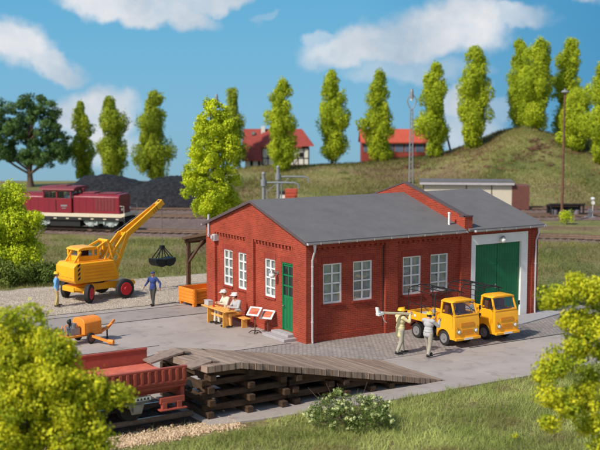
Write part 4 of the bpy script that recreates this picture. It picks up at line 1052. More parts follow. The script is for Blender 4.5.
for k in range(4):
    z = 1.12 + k * .22
    mb.add([(-1.52, -.875, z), (-1.38, -.875, z + .12), (-1.38, -.875, z + .23), (-1.52, -.875, z + .11), (-1.52, -.862, z), (-1.38, -.862, z + .12), (-1.38, -.862, z + .23), (-1.52, -.862, z + .11)], [(0, 1, 2, 3), (4, 7, 6, 5), (0, 4, 5, 1), (1, 5, 6, 2), (2, 6, 7, 3), (3, 7, 4, 0)])
mb.build('hazard_stripes', M['black'], hs, smooth=False)
mb = MB()                                      # cab as open frame with a roof
cx0, cx1, cy0, cy1 = -1.15, .05, -.35, .75
mb.box(cx0, cx1, cy0, cy1, 1.99, 2.26)
for x in (cx0 + .05, cx1 - .05):
    for y in (cy0 + .05, cy1 - .05): mb.box(x - .06, x + .06, y - .06, y + .06, 2.24, 2.56)
mb.prism([(cx0 - .05, 2.55), (cx1 + .05, 2.55), (cx1 + .0, 2.63), (cx1 - .25, 2.70), (cx0 + .25, 2.70), (cx0, 2.63)], 1, cy0 - .05, cy1 + .05)
mb.box(-.35, -.22, cy0 + .02, cy0 + .08, 2.24, 2.56)
cb = mb.build('cab', M['yellow'], cr, bevel=.025)
mb = MB(); mb.box(cx0 + .08, cx1 - .08, cy0 + .03, cy1 - .03, 2.27, 2.54); mb.build('cab_glass', M['glass'], cb, smooth=False)
mb = MB(); mb.box(-.7, -.35, .0, .4, 2.27, 2.5); mb.build('operator_seat', M['black'], cb, bevel=.02)
# A-frame, backstay and jib
for s in (-.42, .42):
    mb = MB(); mb.bar((-1.45, s, 1.96), (-1.05, s, 2.5), .08, .10); mb.build('cab_brace', M['yellow'], cr, bevel=.01)
mb = MB()
for s in (-.42, .42):
    mb.bar((-.1, s, 2.62), (.55, s * .8, 2.92), .09, .11); mb.bar((.55, s * .8, 2.92), (.75, s, 2.0), .09, .11)
    mb.bar((.55, s * .8, 2.92), (1.25, s, 2.0), .07, .09); mb.bar((.30, s, 1.95), (.62, s * .8, 2.5), .06, .08)
mb.tube((.55, -.42, 2.92), (.55, .42, 2.92), .08, n=10); mb.bar((.55, .0, 2.92), (.55, 0, 2.45), .12, .16); mb.build('a_frame', M['yellow'], cr, bevel=.01)
B0 = Vector((.95, 0, 1.40)); B1 = Vector((1.92, 0, 3.05)); B2 = Vector((4.02, 0, 4.58))
mb = MB()
for s in (-1, 1):
    a = B0 + Vector((0, s * .42, 0)); b = B1 + Vector((0, s * .30, 0)); c = B2 + Vector((0, s * .14, 0))
    mb.bar(a, b + Vector((-.1, 0, .12)), .09, .24); mb.bar(a + Vector((-.42, 0, .55)), b + Vector((-.2, 0, .2)), .09, .16); mb.bar(b + Vector((-.12, 0, .10)), c, .10, .30)
    mb.bar(a, a + Vector((-.5, 0, .66)), .07, .10)
    for k in range(5): p = b.lerp(c, (k + .5) / 5.5); q = (B1 + Vector((0, -s * .30, 0))).lerp(B2 + Vector((0, -s * .14, 0)), (k + 1.1) / 5.5); mb.bar(p, q, .04, .05)
    for k in range(3): p = a.lerp(b, (k + .6) / 3.2); q = p + Vector((-.36 + .08 * k, 0, .25)); mb.bar(p, q, .06, .08)
mb.bar(B0 + Vector((0, -.5, 0)), B0 + Vector((0, .5, 0)), .12, .12); mb.bar(B1 + Vector((-.1, -.32, .1)), B1 + Vector((-.1, .32, .1)), .1, .16)
dj = (B2 - B1).normalized(); mb.bar(B2 - dj * .15, B2 + dj * .22, .34, .30)
jb = mb.build('jib', M['yellow'], cr, bevel=.008)
mb = MB(); mb.tube(B2 + dj * .1 + Vector((0, -.08, 0)), B2 + dj * .1 + Vector((0, .08, 0)), .17, n=18); mb.build('pulley', M['black'], jb)
mb = MB()
for k in range(3): p = B1.lerp(B2, .78 + .055 * k); mb.bar(p + Vector((-.10, -.215, .10)), p + Vector((.02, -.215, -.12)), .012, .05, (0, 1, 0))
mb.build('hazard_marks', M['black'], jb, smooth=False)
# hoist cable and clamshell grab
tip = B2 + dj * .1 + Vector((.10, 0, 0)); GZ = 2.36
mb = MB(); mb.tube(tip, (tip.x, 0, GZ), .018, n=6); mb.tube(B1.lerp(B2, .98) + Vector((-.12, 0, .16)), (.55, 0, 2.95), .014, n=6); mb.build('hoist_cable', M['steel'], cr)
mb = MB(); hx = tip.x
mb.box(hx - .13, hx + .13, -.13, .13, GZ - .22, GZ)
for s in (-1, 1):
    for y in (-.22, .22):
        mb.bar((hx + s * .06, y * .4, GZ - .1), (hx + s * .68, y, GZ - .78), .05, .06); mb.bar((hx + s * .02, y * .4, GZ - .15), (hx + s * .16, y, GZ - .92), .05, .06)
    sec = [(hx + s * .02, GZ - .88), (hx + s * .78, GZ - .80), (hx + s * .80, GZ - 1.02), (hx + s * .62, GZ - 1.26), (hx + s * .30, GZ - 1.34), (hx + s * .03, GZ - 1.28)]
    mb.prism(sec, 1, -.42, .42)
    for k in range(3): mb.prism([(p[0] + s * .01, p[1] - .008) for p in sec], 1, -.44 + k * .42, -.40 + k * .42)
mb.v = [(hx + (p[0] - hx) * .8, p[1] * .8, GZ + (p[2] - GZ) * .84) for p in mb.v]
mb.build('grab', M['black'], cr, smooth=False)

# ================================================================== SMALL YARD THINGS
# orange crate/skip beside the lean-to
ck = thing('metal_skip', 'yellow-orange ribbed skip on the pavement by the left building corner', 'skip', (.62, 10.62, .04), R(4))
mb = MB(); x0, x1, y0, y1 = -.72, 1.6, -.55, .9
for (a, b, c, d) in ((x0, x1, y0, y0 + .06), (x0, x1, y1 - .06, y1), (x0, x0 + .06, y0 + .06, y1 - .06), (x1 - .06, x1, y0 + .06, y1 - .06)): mb.box(a, b, c, d, .14, .86)
mb.box(x0 + .06, x1 - .06, y0 + .06, y1 - .06, .14, .20); mb.build('tub', M['orange'], ck, bevel=.012)
mb = MB()
for k in range(4):
    z = .24 + k * .16
    mb.box(x0 - .025, x0, y0 + .05, y1 - .05, z, z + .05); mb.box(x0 + .05, x1 - .05, y0 - .025, y0, z, z + .05)
for k in range(4): x = x0 + .1 + k * .72; mb.box(x - .05, x + .05, y0 - .05, y0 - .0255, .06, .9)
mb.build('ribs', M['orange'], ck, smooth=False)
for (x, y) in ((x0 + .1, y0 + .1), (x0 + .1, y1 - .1), (x1 - .1, y0 + .1), (x1 - .1, y1 - .1)):
    mb = MB(); mb.box(x - .07, x + .07, y - .07, y + .07, .0, .14); mb.build('foot', M['orange'], ck, smooth=False)
# picnic table and bench
tb = thing('picnic_table', 'light wooden plank table along the gable wall with food on it', 'table', (-1.02, 5.7, .035))
mb = MB()
for k in range(3): mb.box(-.27 + k * .185, -.27 + k * .185 + .175, -1.15, 1.15, .70, .75)
mb.build('table_top', M['wood'], tb, bevel=.006)
for y in (-.85, .62):
    mb = MB(); mb.box(-.22, .22, y - .035, y + .035, 0, .70); mb.build('leg', M['wood'], tb, smooth=False)
mb = MB(); mb.box(-.03, .03, -.815, .585, .35, .45); mb.build('stretcher', M['wood'], tb, smooth=False)
bn = thing('wooden_bench', 'wooden bench between the plank table and the brick wall', 'bench', (-.44, 5.3, .035))
mb = MB(); mb.box(-.17, .17, -1.25, 1.25, .40, .45); mb.build('seat', M['wood'], bn, bevel=.006)
for y in (-.95, .95):
    mb = MB(); mb.box(-.13, .13, y - .035, y + .035, 0, .40); mb.build('leg', M['wood'], bn, smooth=False)
mb = MB(); mb.box(-.13, .13, -.19, .19, 0, .2); mb.box(-.14, .14, -.20, .20, .2, .225)
o = mb.build('lunch_box', M['zinc'], None, bevel=.015); o.location = (-1.05, 6.55, .787); tag(o, 'pale grey lunch box on the far end of the plank table', 'box')
mb = MB(); mb.tube((0, 0, 0), (0, 0, .10), .05, .055, 12)
o = mb.build('red_mug', mat('red_enamel', (.6, .05, .03), .4), None); o.location = (-1.1, 5.98, .787); tag(o, 'small red mug standing on the plank table', 'mug')
# display stands
def stand(label, loc, rz, foot=True, zt=.95):
    t = thing('sign_stand', label, 'sign', loc, rz)
    m = rot_about('X', -48, (0, 0, zt))
    mb = MB(); mb.box(-.30, .30, -.02, .02, zt - .24, zt + .24, m); p = mb.build('board', M['white'], t, smooth=False)
    mb = MB(); mb.box(-.22, .22, -.028, -.021, zt - .165, zt + .165, m); mb.build('panel', M['sign_red'], p, smooth=False)
    mb = MB(); mb.tube((0, .05, .04), (0, .05, zt - .05), .025); mb.build('post', M['rust'], t)
    mb = MB()
    if foot:
        for a in range(4): mb.path([(0, .05, .12), (.16 * math.cos(a * PI / 2 + .5), .05 + .16 * math.sin(a * PI / 2 + .5), .10), (.27 * math.cos(a * PI / 2 + .5), .05 + .27 * math.sin(a * PI / 2 + .5), .02)], .022, 6)
    else: mb.box(-.1, .1, -.02, .12, .0, .035)
    mb.build('foot', M['black'], t)
stand('tilted red sign board in white frame on a black four-toed foot, left of two', (-.68, 3.05, .037), R(-62))
stand('tilted red sign board in a white frame close to the wall, nearest the green door', (-.22, 2.62 + .1, .037), R(-62), False, .82)
# orange compressor trailer
cp = thing('compressor_trailer', 'orange road compressor trailer with open engine and drawbar on the concrete yard', 'trailer', (-7.75, 5.25, .035), R(12)); cp.scale = (.70, .72, .86)
mb = MB(); prof = [(-.62, .45), (.62, .45), (.62, 1.02), (.50, 1.16), (.20, 1.24), (-.20, 1.24), (-.50, 1.16), (-.62, 1.02)]
mb.prism(prof, 0, -.05, 1.15); hd_ = mb.build('hood', M['orange'], cp, bevel=.03)
mb = MB()
for k in range(4): mb.box(.1, 1.0, -.635, -.62, .55 + k * .11, .58 + k * .11)
mb.build('vents', M['yellow_dark'], hd_, smooth=False)
mb = MB(); mb.box(-1.0, 1.25, -.45, -.35, .36, .46); mb.box(-1.0, 1.25, .35, .45, .36, .46); mb.box(-1.05, -.95, -.5, .5, .36, .46); mb.box(1.16, 1.26, -.5, .5, .36, .46)
mb.bar((1.2, 0, .42), (2.05, 0, .52), .14, .12); mb.bar((1.2, .4, .42), (2.0, .05, .52), .07, .09); mb.bar((1.2, -.4, .42), (2.0, -.05, .52), .07, .09); mb.bar((2.0, 0, .50), (2.5, 0, .86), .10, .12); mb.bar((1.7, 0, .46), (2.3, 0, .70), .2, .05)
mb.build('frame', M['orange'], cp, bevel=.01)
mb = MB(); mb.tube((1.95, 0, .0), (1.95, 0, .50), .045); mb.tube((1.95, 0, 0), (1.95, 0, .03), .09); mb.build('support_leg', M['black'], cp)
mb = MB(); mb.bar((.3, -.45, .42), (.9, -1.75, .16), .12, .11); mb.tube((.85, -1.65, .16), (1.0, -1.98, .16), .12, n=12); mb.build('hose_arm', M['orange'], cp)
mb = MB(); mb.box(-.75, -.15, -.30, .30, .46, .78); mb.tube((-.45, -.12, .75), (-.45, -.12, 1.02), .15, n=14); mb.tube((-.45, .18, .75), (-.45, .18, .95), .12, n=14)
for k in range(5): mb.tube((-.45, -.12, .78 + k * .05), (-.45, -.12, .80 + k * .05), .18, n=14)
mb.tube((-.98, 0, .62), (-.78, 0, .62), .26, n=20); mb.build('engine', M['steel'], cp)
mb = MB(); mb.ball((-.72, -.05, 1.10), (.14, .14, .11), 14, 8); mb.tube((-.55, .1, .9), (-.55, .1, 1.2), .06); mb.tube((-.72, -.05, .8), (-.72, -.05, 1.05), .04); mb.build('air_filter', M['black'], cp)
for s in (-1, 1): wheel(cp, (.35, s * .66, .27), .27, .14, M['rust'], 'y', s)
mb = MB(); mb.path([(-1.0, -.3, .45), (-1.12, -.3, .6), (-1.1, -.2, .95), (-.9, -.2, .98)], .03, 6); mb.bar((-1.05, -.5, .42), (-1.05, .5, .42), .08, .06); mb.path([(-1.0, .2, .45), (-1.15, .2, .7), (-1.0, .2, .9)], .03, 6); mb.build('guard_rail', M['orange'], cp)

# ================================================================== TIMBER RAMP
rp_ = thing('loading_ramp', 'weathered timber loading ramp on stacked sleepers sloping down to the right', 'ramp', (0, 0, 0))
YA, YB = -7.72, -4.0
def bk(x): return (-.22 if x < -7.4 else -.22 * (1.13 - x) / 8.53)   # the back edge lies a little lower
mb = MB(); r = random.Random(11); x = -8.6
def rz_(x): return 1.73 if x < -7.4 else 1.73 * (1.13 - x) / 8.53
while x < 1.0:
    x2 = min(x + .245, 1.12); j = r.uniform(-.02, .02); za, zb = rz_(x), rz_(x2); th = min(.20, max(.03, (za + zb) / 2 - .04))
    ya = YA + r.uniform(-.03, .03)
    vs = [(x + .006, ya, za - th), (x2 - .006, ya, zb - th), (x2 - .006, YB, zb - th + bk(x)), (x + .006, YB, za - th + bk(x)), (x + .006, ya, za + j * .4), (x2 - .006, ya, zb + j * .4), (x2 - .006, YB, zb + j * .4 + bk(x)), (x + .006, YB, za + j * .4 + bk(x))]
    mb.add(vs, [(0, 3, 2, 1), (4, 5, 6, 7), (0, 1, 5, 4), (2, 3, 7, 6), (0, 4, 7, 3), (1, 2, 6, 5)]); x = x2
mb.build('deck', M['deck'], rp_, smooth=False)
def timber(a, b):
    mb = MB(); mb.bar(a, b, .215, .195); return mb.build('timber', M['tie'], rp_, smooth=False, bevel=.012)
rr = random.Random(8)
for (xs, nl) in (((-8.38, -6.98, -5.72), 7), ((-5.25, -3.9), 5), ((-3.3, -2.2), 3), ((-1.4,), 1)):
    for L in range(nl):
        z = .13 + L * .2
        if L % 2 == 0:
            for xx in xs: 
                if z + .1 < rz_(xx) - .15: j = rr.uniform(-.05, .05); timber((xx + j, YA + .05 + rr.uniform(-.06, .06), z), (xx + j, YB - .1, z))
        elif len(xs) > 1:
            xe = xs[-1] + .2
            while z + .1 > rz_(xe) - .18 and xe > xs[0] + .6: xe -= .3
            for yy in (YA + .42, (YA + YB) / 2, YB - .4): timber((xs[0] - .2 + rr.uniform(-.05, .05), yy, z), (xe, yy, z))
for yy, dz in ((YA + .3, -.02), (YB - .3, -.24)):
    mb = MB(); mb.bar((-8.5, yy, 1.44 + dz), (-7.4, yy, 1.44 + dz), .16, .14); mb.bar((-7.4, yy, 1.42 + dz), (-.3, yy, .02 + 1.73 * 1.03 / 8.53 - .20), .16, .13); mb.build('bearer', M['tie'], rp_, smooth=False)
# two bridging flaps leading down on to the wagon
for k, y in enumerate((-5.0, -7.0)):
    fl_ = thing('bridging_plate', ('rear weathered loading flap sloping from the ramp down into the red wagon', 'front weathered loading flap between the ramp and the near wagon side')[k], 'loading flap', (-8.7 + (.35 if k == 0 else .35), y, 1.62 - .05 * k))
    q = -.12 if k == 0 else 0; mb = MB(); mb.bar((.40, 0, .15 + q), (.12, 0, .20 + q), .62 if k else .7, .06); mb.bar((.15, 0, .20 + q), (-1.05 if k == 0 else -.55, 0, -.15 if k == 0 else .05), .62 if k else .7, .06); mb.build('plate', M['plate'], fl_, smooth=False)
    mb = MB(); mb.box(.05, .2, -.3, -.14, .09 + q, .17 + q) ; mb.box(.05, .2, .14, .3, .09 + q, .17 + q); mb.build('block', M['tie'], fl_, smooth=False)

# ================================================================== FLAT WAGON
wg = thing('flat_wagon', 'red oxide low-sided freight wagon standing against the timber ramp', 'wagon', (-13.4, -6.15, 0))
XE = 4.15; WY = 1.45                          # half length, half width (local)
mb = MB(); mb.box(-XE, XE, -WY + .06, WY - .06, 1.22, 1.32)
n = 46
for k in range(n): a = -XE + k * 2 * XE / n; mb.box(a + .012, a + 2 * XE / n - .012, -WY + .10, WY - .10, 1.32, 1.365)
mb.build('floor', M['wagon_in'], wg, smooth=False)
for s in (-1, 1):
    mb = MB(); y0, y1 = (s * WY - .035, s * WY + .035); zl = 1.46
    mb.box(-XE, XE, y0, y1, 1.33, 1.80); mb.box(-XE, XE, y0 - .03, y1 + .03, 1.80, 1.86); mb.box(-XE, XE, y1 if s > 0 else y0 - .05, y1 + .05 if s > 0 else y0, 1.40, 1.46)
    for k in range(36): a = -XE + .12 + k * (2 * XE - .24) / 35; mb.box(a - .045, a + .045, (y1 if s > 0 else y0 - .06), (y1 + .06 if s > 0 else y0), 1.46, 1.80)
    mb.build('side_board', M['wagon'], wg, bevel=.008)
mb = MB(); mb.box(-XE, -XE + .08, -WY + .07, WY - .07, 1.32, 1.85); mb.build('end_board', M['wagon'], wg, smooth=False)
mb = MB()
for s in (-1, 1):
    mb.box(-XE, XE, s * 1.18 - .05, s * 1.18 + .05, 1.08, 1.215); mb.box(-XE, XE, s * 1.36 - .06, s * 1.36 + .06, 1.215, 1.30); mb.box(-XE, XE, s * 1.18 - .09, s * 1.18 + .09, 1.05, 1.08)
    for x in (-2.9, -.4, 2.0): mb.box(x, x + .5, s * 1.38 - .04, s * 1.38 + .04, .95, 1.03)
for x in (-XE + .05, XE - .1): mb.box(x - .06, x + .06, -1.38, 1.38, .86, 1.20)
mb.build('underframe', M['wagon'], wg, bevel=.006)
for x in (-2.6, 2.6):
    mb = MB(); mb.tube((x, -.95, .57), (x, .95, .57), .07)
    ax_ = mb.build('axle', M['steel'], wg)
    for s in (-1, 1):
        mb = MB(); c = Vector((x, s * .76, .57)); mb.tube(c + Vector((0, -s * .06, 0)), c + Vector((0, s * .06, 0)), .39, n=28); mb.tube(c + Vector((0, -s * .09, 0)), c + Vector((0, -s * .06, 0)), .44, n=28); mb.tube(c + Vector((0, s * .06, 0)), c + Vector((0, s * .12, 0)), .12, n=16); mb.build('wheel', M['black'], wg)
        mb = MB(); y = s * 1.18
        mb.box(x - .38, x + .38, y - .015, y + .015, .78, .92); mb.prism([(x - .36, 1.03), (x - .16, .48), (x + .16, .48), (x + .36, 1.03)], 1, y - .02, y + .02); mb.box(x - .14, x + .14, y - .06 + s * .06, y + .1 * s + .06, .56, .80)
        for k in range(4): mb.box(x - .45 + k * .08, x + .45 - k * .08, y + s * .05 - .04, y + s * .05 + .04, .80 + k * .03, .826 + k * .03)
        mb.build('axle_box', M['steel'], wg, bevel=.008)
for x, sx in ((-XE, -1), (XE, 1)):
    for s in (-1, 1):
        mb = MB(); mb.tube((x, s * .875, 1.03), (x + sx * .35, s * .875, 1.03), .09); mb.tube((x + sx * .35, s * .875, 1.03), (x + sx * .40, s * .875, 1.03), .20, n=20); mb.build('buffer', M['black'], wg)
mb = MB(); mb.box(.6, .72, -1.56, -1.38, .75, 1.28); mb.tube((.66, -1.58, 1.30), (.66, -1.46, 1.30), .16, n=16); mb.path([(.66, -1.5, 1.15), (.2, -1.5, .98), (-.1, -1.5, 1.0)], .03, 6); mb.box(.2, 1.3, -1.50, -1.42, .92, 1.0); mb.box(.85, .98, -1.52, -1.40, .66, .95); mb.box(1.1, 1.22, -1.50, -1.40, .6, .98); mb.v = [(p[0], p[1] - .03, p[2] + .06) for p in mb.v]; mb.build('brake_gear', M['wagon'], wg, bevel=.006)
mb = MB(); mb.box(3.25, 4.05, -1.52, -1.36, .76, .94); mb.box(3.3, 3.45, -1.54, -1.38, .58, .80); mb.box(3.8, 3.95, -1.54, -1.38, .58, .80); mb.box(3.2, 4.1, -1.6, -1.38, .56, .60); mb.build('footstep', M['wagon'], wg, bevel=.006)
mb = MB(); mb.box(2.45, 2.95, -1.46, -1.445, .94, 1.06); pl_ = mb.build('data_plate', M['white'], wg, smooth=False)
mb = MB()
for k in range(4): mb.box(2.50 + k * .11, 2.56 + k * .11, -1.466, -1.461, .972, 1.03)
mb.box(2.48, 2.92, -1.466, -1.461, .958, .972); mb.build('lettering', M['black'], pl_, smooth=False)

# ================================================================== LOCOMOTIVE
la = at(18, 229.6); lb = at(134, 233.0); lc = (la + lb) / 2; lyaw = math.atan2(lb.y - la.y, lb.x - la.x)
lo = thing('diesel_locomotive', 'maroon diesel locomotive with cream stripe standing in front of the coal heaps', 'locomotive', (lc.x, lc.y, .3), lyaw)
X0, X1 = -4.95, 4.85                         # ends of the running board
mb = MB(); mb.box(X0, X1, -1.3, 1.3, .72, .98); mb.box(-1.6, 1.0, -1.15, 1.15, .22, .72); mb.box(X0, X0 + .12, -1.35, 1.35, .5, .98); mb.box(X1 - .12, X1, -1.35, 1.35, .5, .98); mb.build('frame', M['black'], lo, bevel=.02)
mb = MB(); mb.box(X0 + .05, X1 - .35, -1.33, 1.33, 1.0, 1.27); mb.prism([(X1 - .35, 1.0), (X1 - .02, 1.12), (X1 - .02, 1.36), (X1 - .35, 1.27)], 1, -1.33, 1.33); mb.build('stripe', M['loco_stripe'], lo, bevel=.01)
def hood(a, b, w_, zt):
    mb = MB(); mb.prism([(-w_, 1.271), (w_, 1.271), (w_, zt - .22), (w_ - .16, zt - .04), (w_ - .4, zt), (-w_ + .4, zt), (-w_ + .16, zt - .04), (-w_, zt - .22)], 0, a, b)
    return mb.build('hood', M['loco'], lo, bevel=.05, seg=3)
h1 = hood(X0 + .25, -2.1, 1.12, 2.72); h2 = hood(.35, X1 - .55, 1.12, 2.78)
mb = MB()
for k in range(6): mb.box(2.3 + k * .27, 2.3 + k * .27 + .2, -1.14, -1.12, 1.5, 2.5)
for k in range(8): mb.box(2.25, 3.95, -1.145, -1.12, 1.55 + k * .125, 1.58 + k * .125)
for x in (.9, 1.5, 2.1): mb.box(x - .012, x + .012, -1.135, -1.12, 1.3, 2.52)
for k in range(6): mb.box(X1 - .55, X1 - .53, -.8, .8, 1.5 + k * .15, 1.54 + k * .15)
mb.build('grille', M['loco_roof'], h2, smooth=False)
mb = MB(); mb.box(1.0, 2.0, -.6, .6, 2.78, 2.88); mb.box(2.4, 3.9, -.8, .8, 2.78, 2.84); mb.tube((.75, .0, 2.78), (.75, 0, 3.15), .16, n=14); mb.build('exhaust', M['loco_roof'], h2, bevel=.02)
mb = MB(); mb.box(-4.3, -2.4, -.7, .7, 2.72, 2.80)
for x in (-4.0, -3.3, -2.6): mb.box(x - .012, x + .012, -1.135, -1.12, 1.3, 2.46)
mb.build('hatch', M['loco_roof'], h1, smooth=False)
# cab with window openings
mb = MB(); c0, c1, wz = -2.1, .35, 1.30
mb.box(c0, c1, -wz, wz, 1.272, 2.42)
for x in (c0 + .06, -.9, c1 - .06):
    for s in (-1, 1): mb.box(x - .06, x + .06, s * wz - .06 * s - .05, s * wz - .06 * s + .05, 2.42, 3.05)
for x in (c0 + .05, c1 - .05): mb.box(x - .05, x + .05, -.08, .08, 2.42, 3.05)
for s in (-1, 1): mb.box(c0, c1, s * (wz - .06) - .05, s * (wz - .06) + .05, 2.95, 3.08)
for x in (c0 + .05, c1 - .05): mb.box(x - .05, x + .05, -wz, wz, 2.96, 3.08)
cb = mb.build('cab', M['loco'], lo, bevel=.015)
mb = MB(); mb.prism([(-wz - .12, 3.05), (wz + .12, 3.05), (wz + .02, 3.2), (wz - .45, 3.32), (-wz + .45, 3.32), (-wz - .02, 3.2)], 0, c0 - .28, c1 + .28); mb.box(-1.3, -.4, -.5, .5, 3.32, 3.40); mb.build('cab_roof', M['loco_roof'], lo, bevel=.03)
mb = MB(); mb.box(c0 + .06, c1 - .06, -wz + .06, wz - .06, 2.43, 3.0); mb.build('cab_glass', M['glass'], cb, smooth=False)
mb = MB(); mb.box(-1.6, -1.1, -.4, .4, 2.43, 2.8); mb.build('driver_desk', M['interior'], cb, smooth=False)
mb = MB()
for x in (-1.6, -.95): mb.box(x - .012, x + .012, -1.315, -1.30, 1.3, 2.4)
mb.box(-1.02, -.97, -1.36, -1.33, 1.5, 2.3); mb.build('cab_door', M['loco_roof'], cb, smooth=False)
mb = MB(); mb.box(-.55, .0, -1.325, -1.302, 1.78, 1.92); mb.box(-.45, -.12, -1.325, -1.302, 1.62, 1.68); mb.build('number_plate', M['steel'], cb, smooth=False)
for bx in (-2.95, 2.75):
    mb = MB()
    for q in (-.85, .85):
        for s in (-1, 1):
            mb.tube((bx + q, s * .78 - .07, .48), (bx + q, s * .78 + .07, .48), .46, n=24)
    wb = mb.build('bogie', M['black'], lo)
    for s in (-1, 1):
        mb = MB(); mb.prism([(bx - 1.5, .62), (bx - 1.25, .34), (bx - .35, .34), (bx - .15, .5), (bx + .15, .5), (bx + .35, .34), (bx + 1.25, .34), (bx + 1.5, .62), (bx + 1.3, .74), (bx - 1.3, .74)], 1, s * 1.06 - .05, s * 1.06 + .05)
        for q in (-.85, .85): mb.box(bx + q - .22, bx + q + .22, s * 1.06 - .1, s * 1.06 + .1, .26, .66); mb.tube((bx + q, s * 1.06 - .14, .46), (bx + q, s * 1.06 + .14, .46), .14, n=14)
        for q in (-.3, .3): mb.tube((bx + q, s * 1.16, .40), (bx + q, s * 1.16, .74), .08, n=10)
        mb.build('bogie_frame', M['bogie'], wb, bevel=.015)
for x, sx in ((X0, -1), (X1, 1)):
    for s in (-1, 1):
        mb = MB(); mb.tube((x, s * .875, .75), (x + sx * .4, s * .875, .75), .09); mb.tube((x + sx * .4, s * .875, .75), (x + sx * .45, s * .875, .75), .22, n=18); mb.build('buffer', M['black'], lo)
        mb = MB(); mb.tube((x - sx * .5 if sx > 0 else x + .24, s * .8, 1.62), ((x - sx * .42) if sx > 0 else x + .18, s * .8, 1.62), .1, n=14); mb.build('headlight', M['white'], lo)
        mb = MB(); mb.path([(x - sx * .1, s * 1.28, .98), (x - sx * .1, s * 1.28, 1.9), (x - sx * .45, s * 1.28, 1.9)], .022, 6); mb.build('handrail', M['loco_stripe'], lo)
    mb = MB(); mb.path([(x, -.3, .8), (x + sx * .25, 0, .7), (x, .3, .8)], .05, 8); mb.build('coupling', M['black'], lo)
mb = MB()
for k in range(9): x = -4.2 + k * 1.05; mb.box(x - .12, x + .12, -1.335, -1.31, .82, .90)
mb.build('frame_stencils', M['loco_stripe'], lo, smooth=False)

# ================================================================== LAMPS, MASTS, RAILWAY FURNITURE
def lamp_mast(label, px, top_y, v, ring=True):
    u = pu(px, v); p = uvw(u, v, max(0, terr(u, v))); H_ = pz(top_y, v) - p.z
    t = thing('street_lamp', label, 'lamp post', p, FACE)
    mb = MB()
    zb = H_ - 1.75
    for s in (-1, 1):
        for q in (-1, 1): mb.tube((s * .18, q * .18, 0), (s * .10, q * .10, zb), .042, .035, 6)
    z = .3; k = 0
    while z < zb - .4:
        f0 = .18 - .08 * z / zb; f1 = .18 - .08 * (z + .4) / zb
        mb.tube((-f0, -f0, z), (f1, -f1, z + .4), .014, n=5); mb.tube((f0, f0, z), (-f1, f1, z + .4), .014, n=5); mb.tube((-f0, f0, z), (-f1, -f1, z + .4), .014, n=5); mb.tube((f0, -f0, z), (f1, f1, z + .4), .014, n=5); z += .4
    mb.tube((0, 0, zb - .1), (0, 0, zb + .1), .10, n=10); mb.build('mast', M['grey_post'], t)
    mb = MB()
    for s in (-1, 1):
        mb.path([(0, 0, zb), (s * .14, 0, zb + .16), (s * .30, 0, zb + .45), (s * .37, 0, zb + .75), (s * .32, 0, zb + 1.0), (s * .2, 0, zb + 1.15), (s * .12, 0, zb + 1.2)], .05, 6)
    mb.build('hoop', M['grey_post'], t)
    mb = MB(); mb.tube((0, 0, H_ - .72), (0, 0, H_ - .25), .15, n=14); mb.tube((0, 0, H_ - .25), (0, 0, H_), .15, .09, n=14); mb.tube((0, 0, H_ - .78), (0, 0, H_ - .72), .18, n=14); l = mb.build('lamp_head', M['grey_post'], t)
    mb = MB(); mb.tube((0, 0, H_ - .98), (0, 0, H_ - .78), .09, .13, n=14); mb.build('lamp_glass', M['white'], l)
    return t
lamp_mast('grey lattice lamp mast with a ring-shaped lamp holder, behind the workshop roof', 411, 89, 92)
lamp_mast('grey lamp mast whose head shows above the bright tree', 217, 94, 100)
v = 94.; p = uvw(pu(563, v), v, 0)
t = thing('street_lamp', 'tall rusty pole lamp beside the small round shrub at the tracks', 'lamp post', p, FACE)
H_ = pz(90, v)
mb = MB(); mb.tube((0, 0, 0), (0, 0, H_ - .3), .12, .075, 12); mb.tube((0, 0, 0), (0, 0, .6), .17, .15, 12); mb.build('pole', M['rust'], t)
mb = MB(); mb.tube((0, 0, H_ - .35), (0, 0, H_ - .2), .12, .34, n=16); mb.tube((0, 0, H_ - .2), (0, 0, H_ - .05), .34, .2, n=16); mb.tube((0, 0, H_ - .05), (0, 0, H_ + .1), .08, n=10); mb.build('lamp_head', M['grey_post'], t)
# water cranes
for k, (px, ty, ay, ex, v) in enumerate(((263.5, 172, 182.5, 299, 86.), (278, 165.5, 176.5, 309, 90.))):
    p = uvw(pu(px, v), v, 0); zt = pz(ty, v); za = pz(ay, v); L = (ex - px) / 1094 * v
    t = thing('water_crane', ('grey water crane with a swinging spout, the lower left of the pair above the roof', 'grey water crane with a swinging spout, the taller right of the pair above the roof')[k], 'water crane', p, FACE)
    mb = MB(); mb.tube((0, 0, 0), (0, 0, zt - .1), .15, .13, 12); mb.ball((0, 0, zt - .12), .16, 12, 8); mb.tube((0, 0, 0), (0, 0, .3), .32, .25, 12); mb.tube((0, 0, za - .25), (0, 0, za + .25), .23, n=12); mb.build('column', M['grey_post'], t)
    mb = MB(); mb.path([(0, 0, za), (L * .3, 0, za + .02), (L - .35, 0, za), (L - .08, 0, za - .12), (L, 0, za - .45)], .075, 10); mb.bar((0, 0, za - .9), (L * .35, 0, za - .08), .05, .06); mb.build('spout', M['grey_post'], t)
    mb = MB(); mb.tube((.28, 0, 0), (.28, 0, za - .2), .045, n=8); mb.path([(.28, -.1, 1.4), (.28, -.3, 1.5)], .03, 6); mb.build('valve_rod', M['steel'], t)
v = 92.; p = uvw(pu(291, v), v, 0)
t = thing('pump_cabinet', 'small red ribbed cabinet with a white door beside the water cranes', 'cabinet', p, FACE)
mb = MB(); zt = pz(188.5, v); mb.box(-.5, .52, -.4, .4, 0, zt)
for k in range(10): mb.box(-.5, .52, -.43, -.40, .15 + k * .28, .27 + k * .28)
mb.build('housing', M['roof_orange'], t, smooth=False)
mb = MB(); mb.box(-.92, -.51, -.2, .3, 0, zt - .45); mb.build('door', M['plaster'], t, smooth=False)
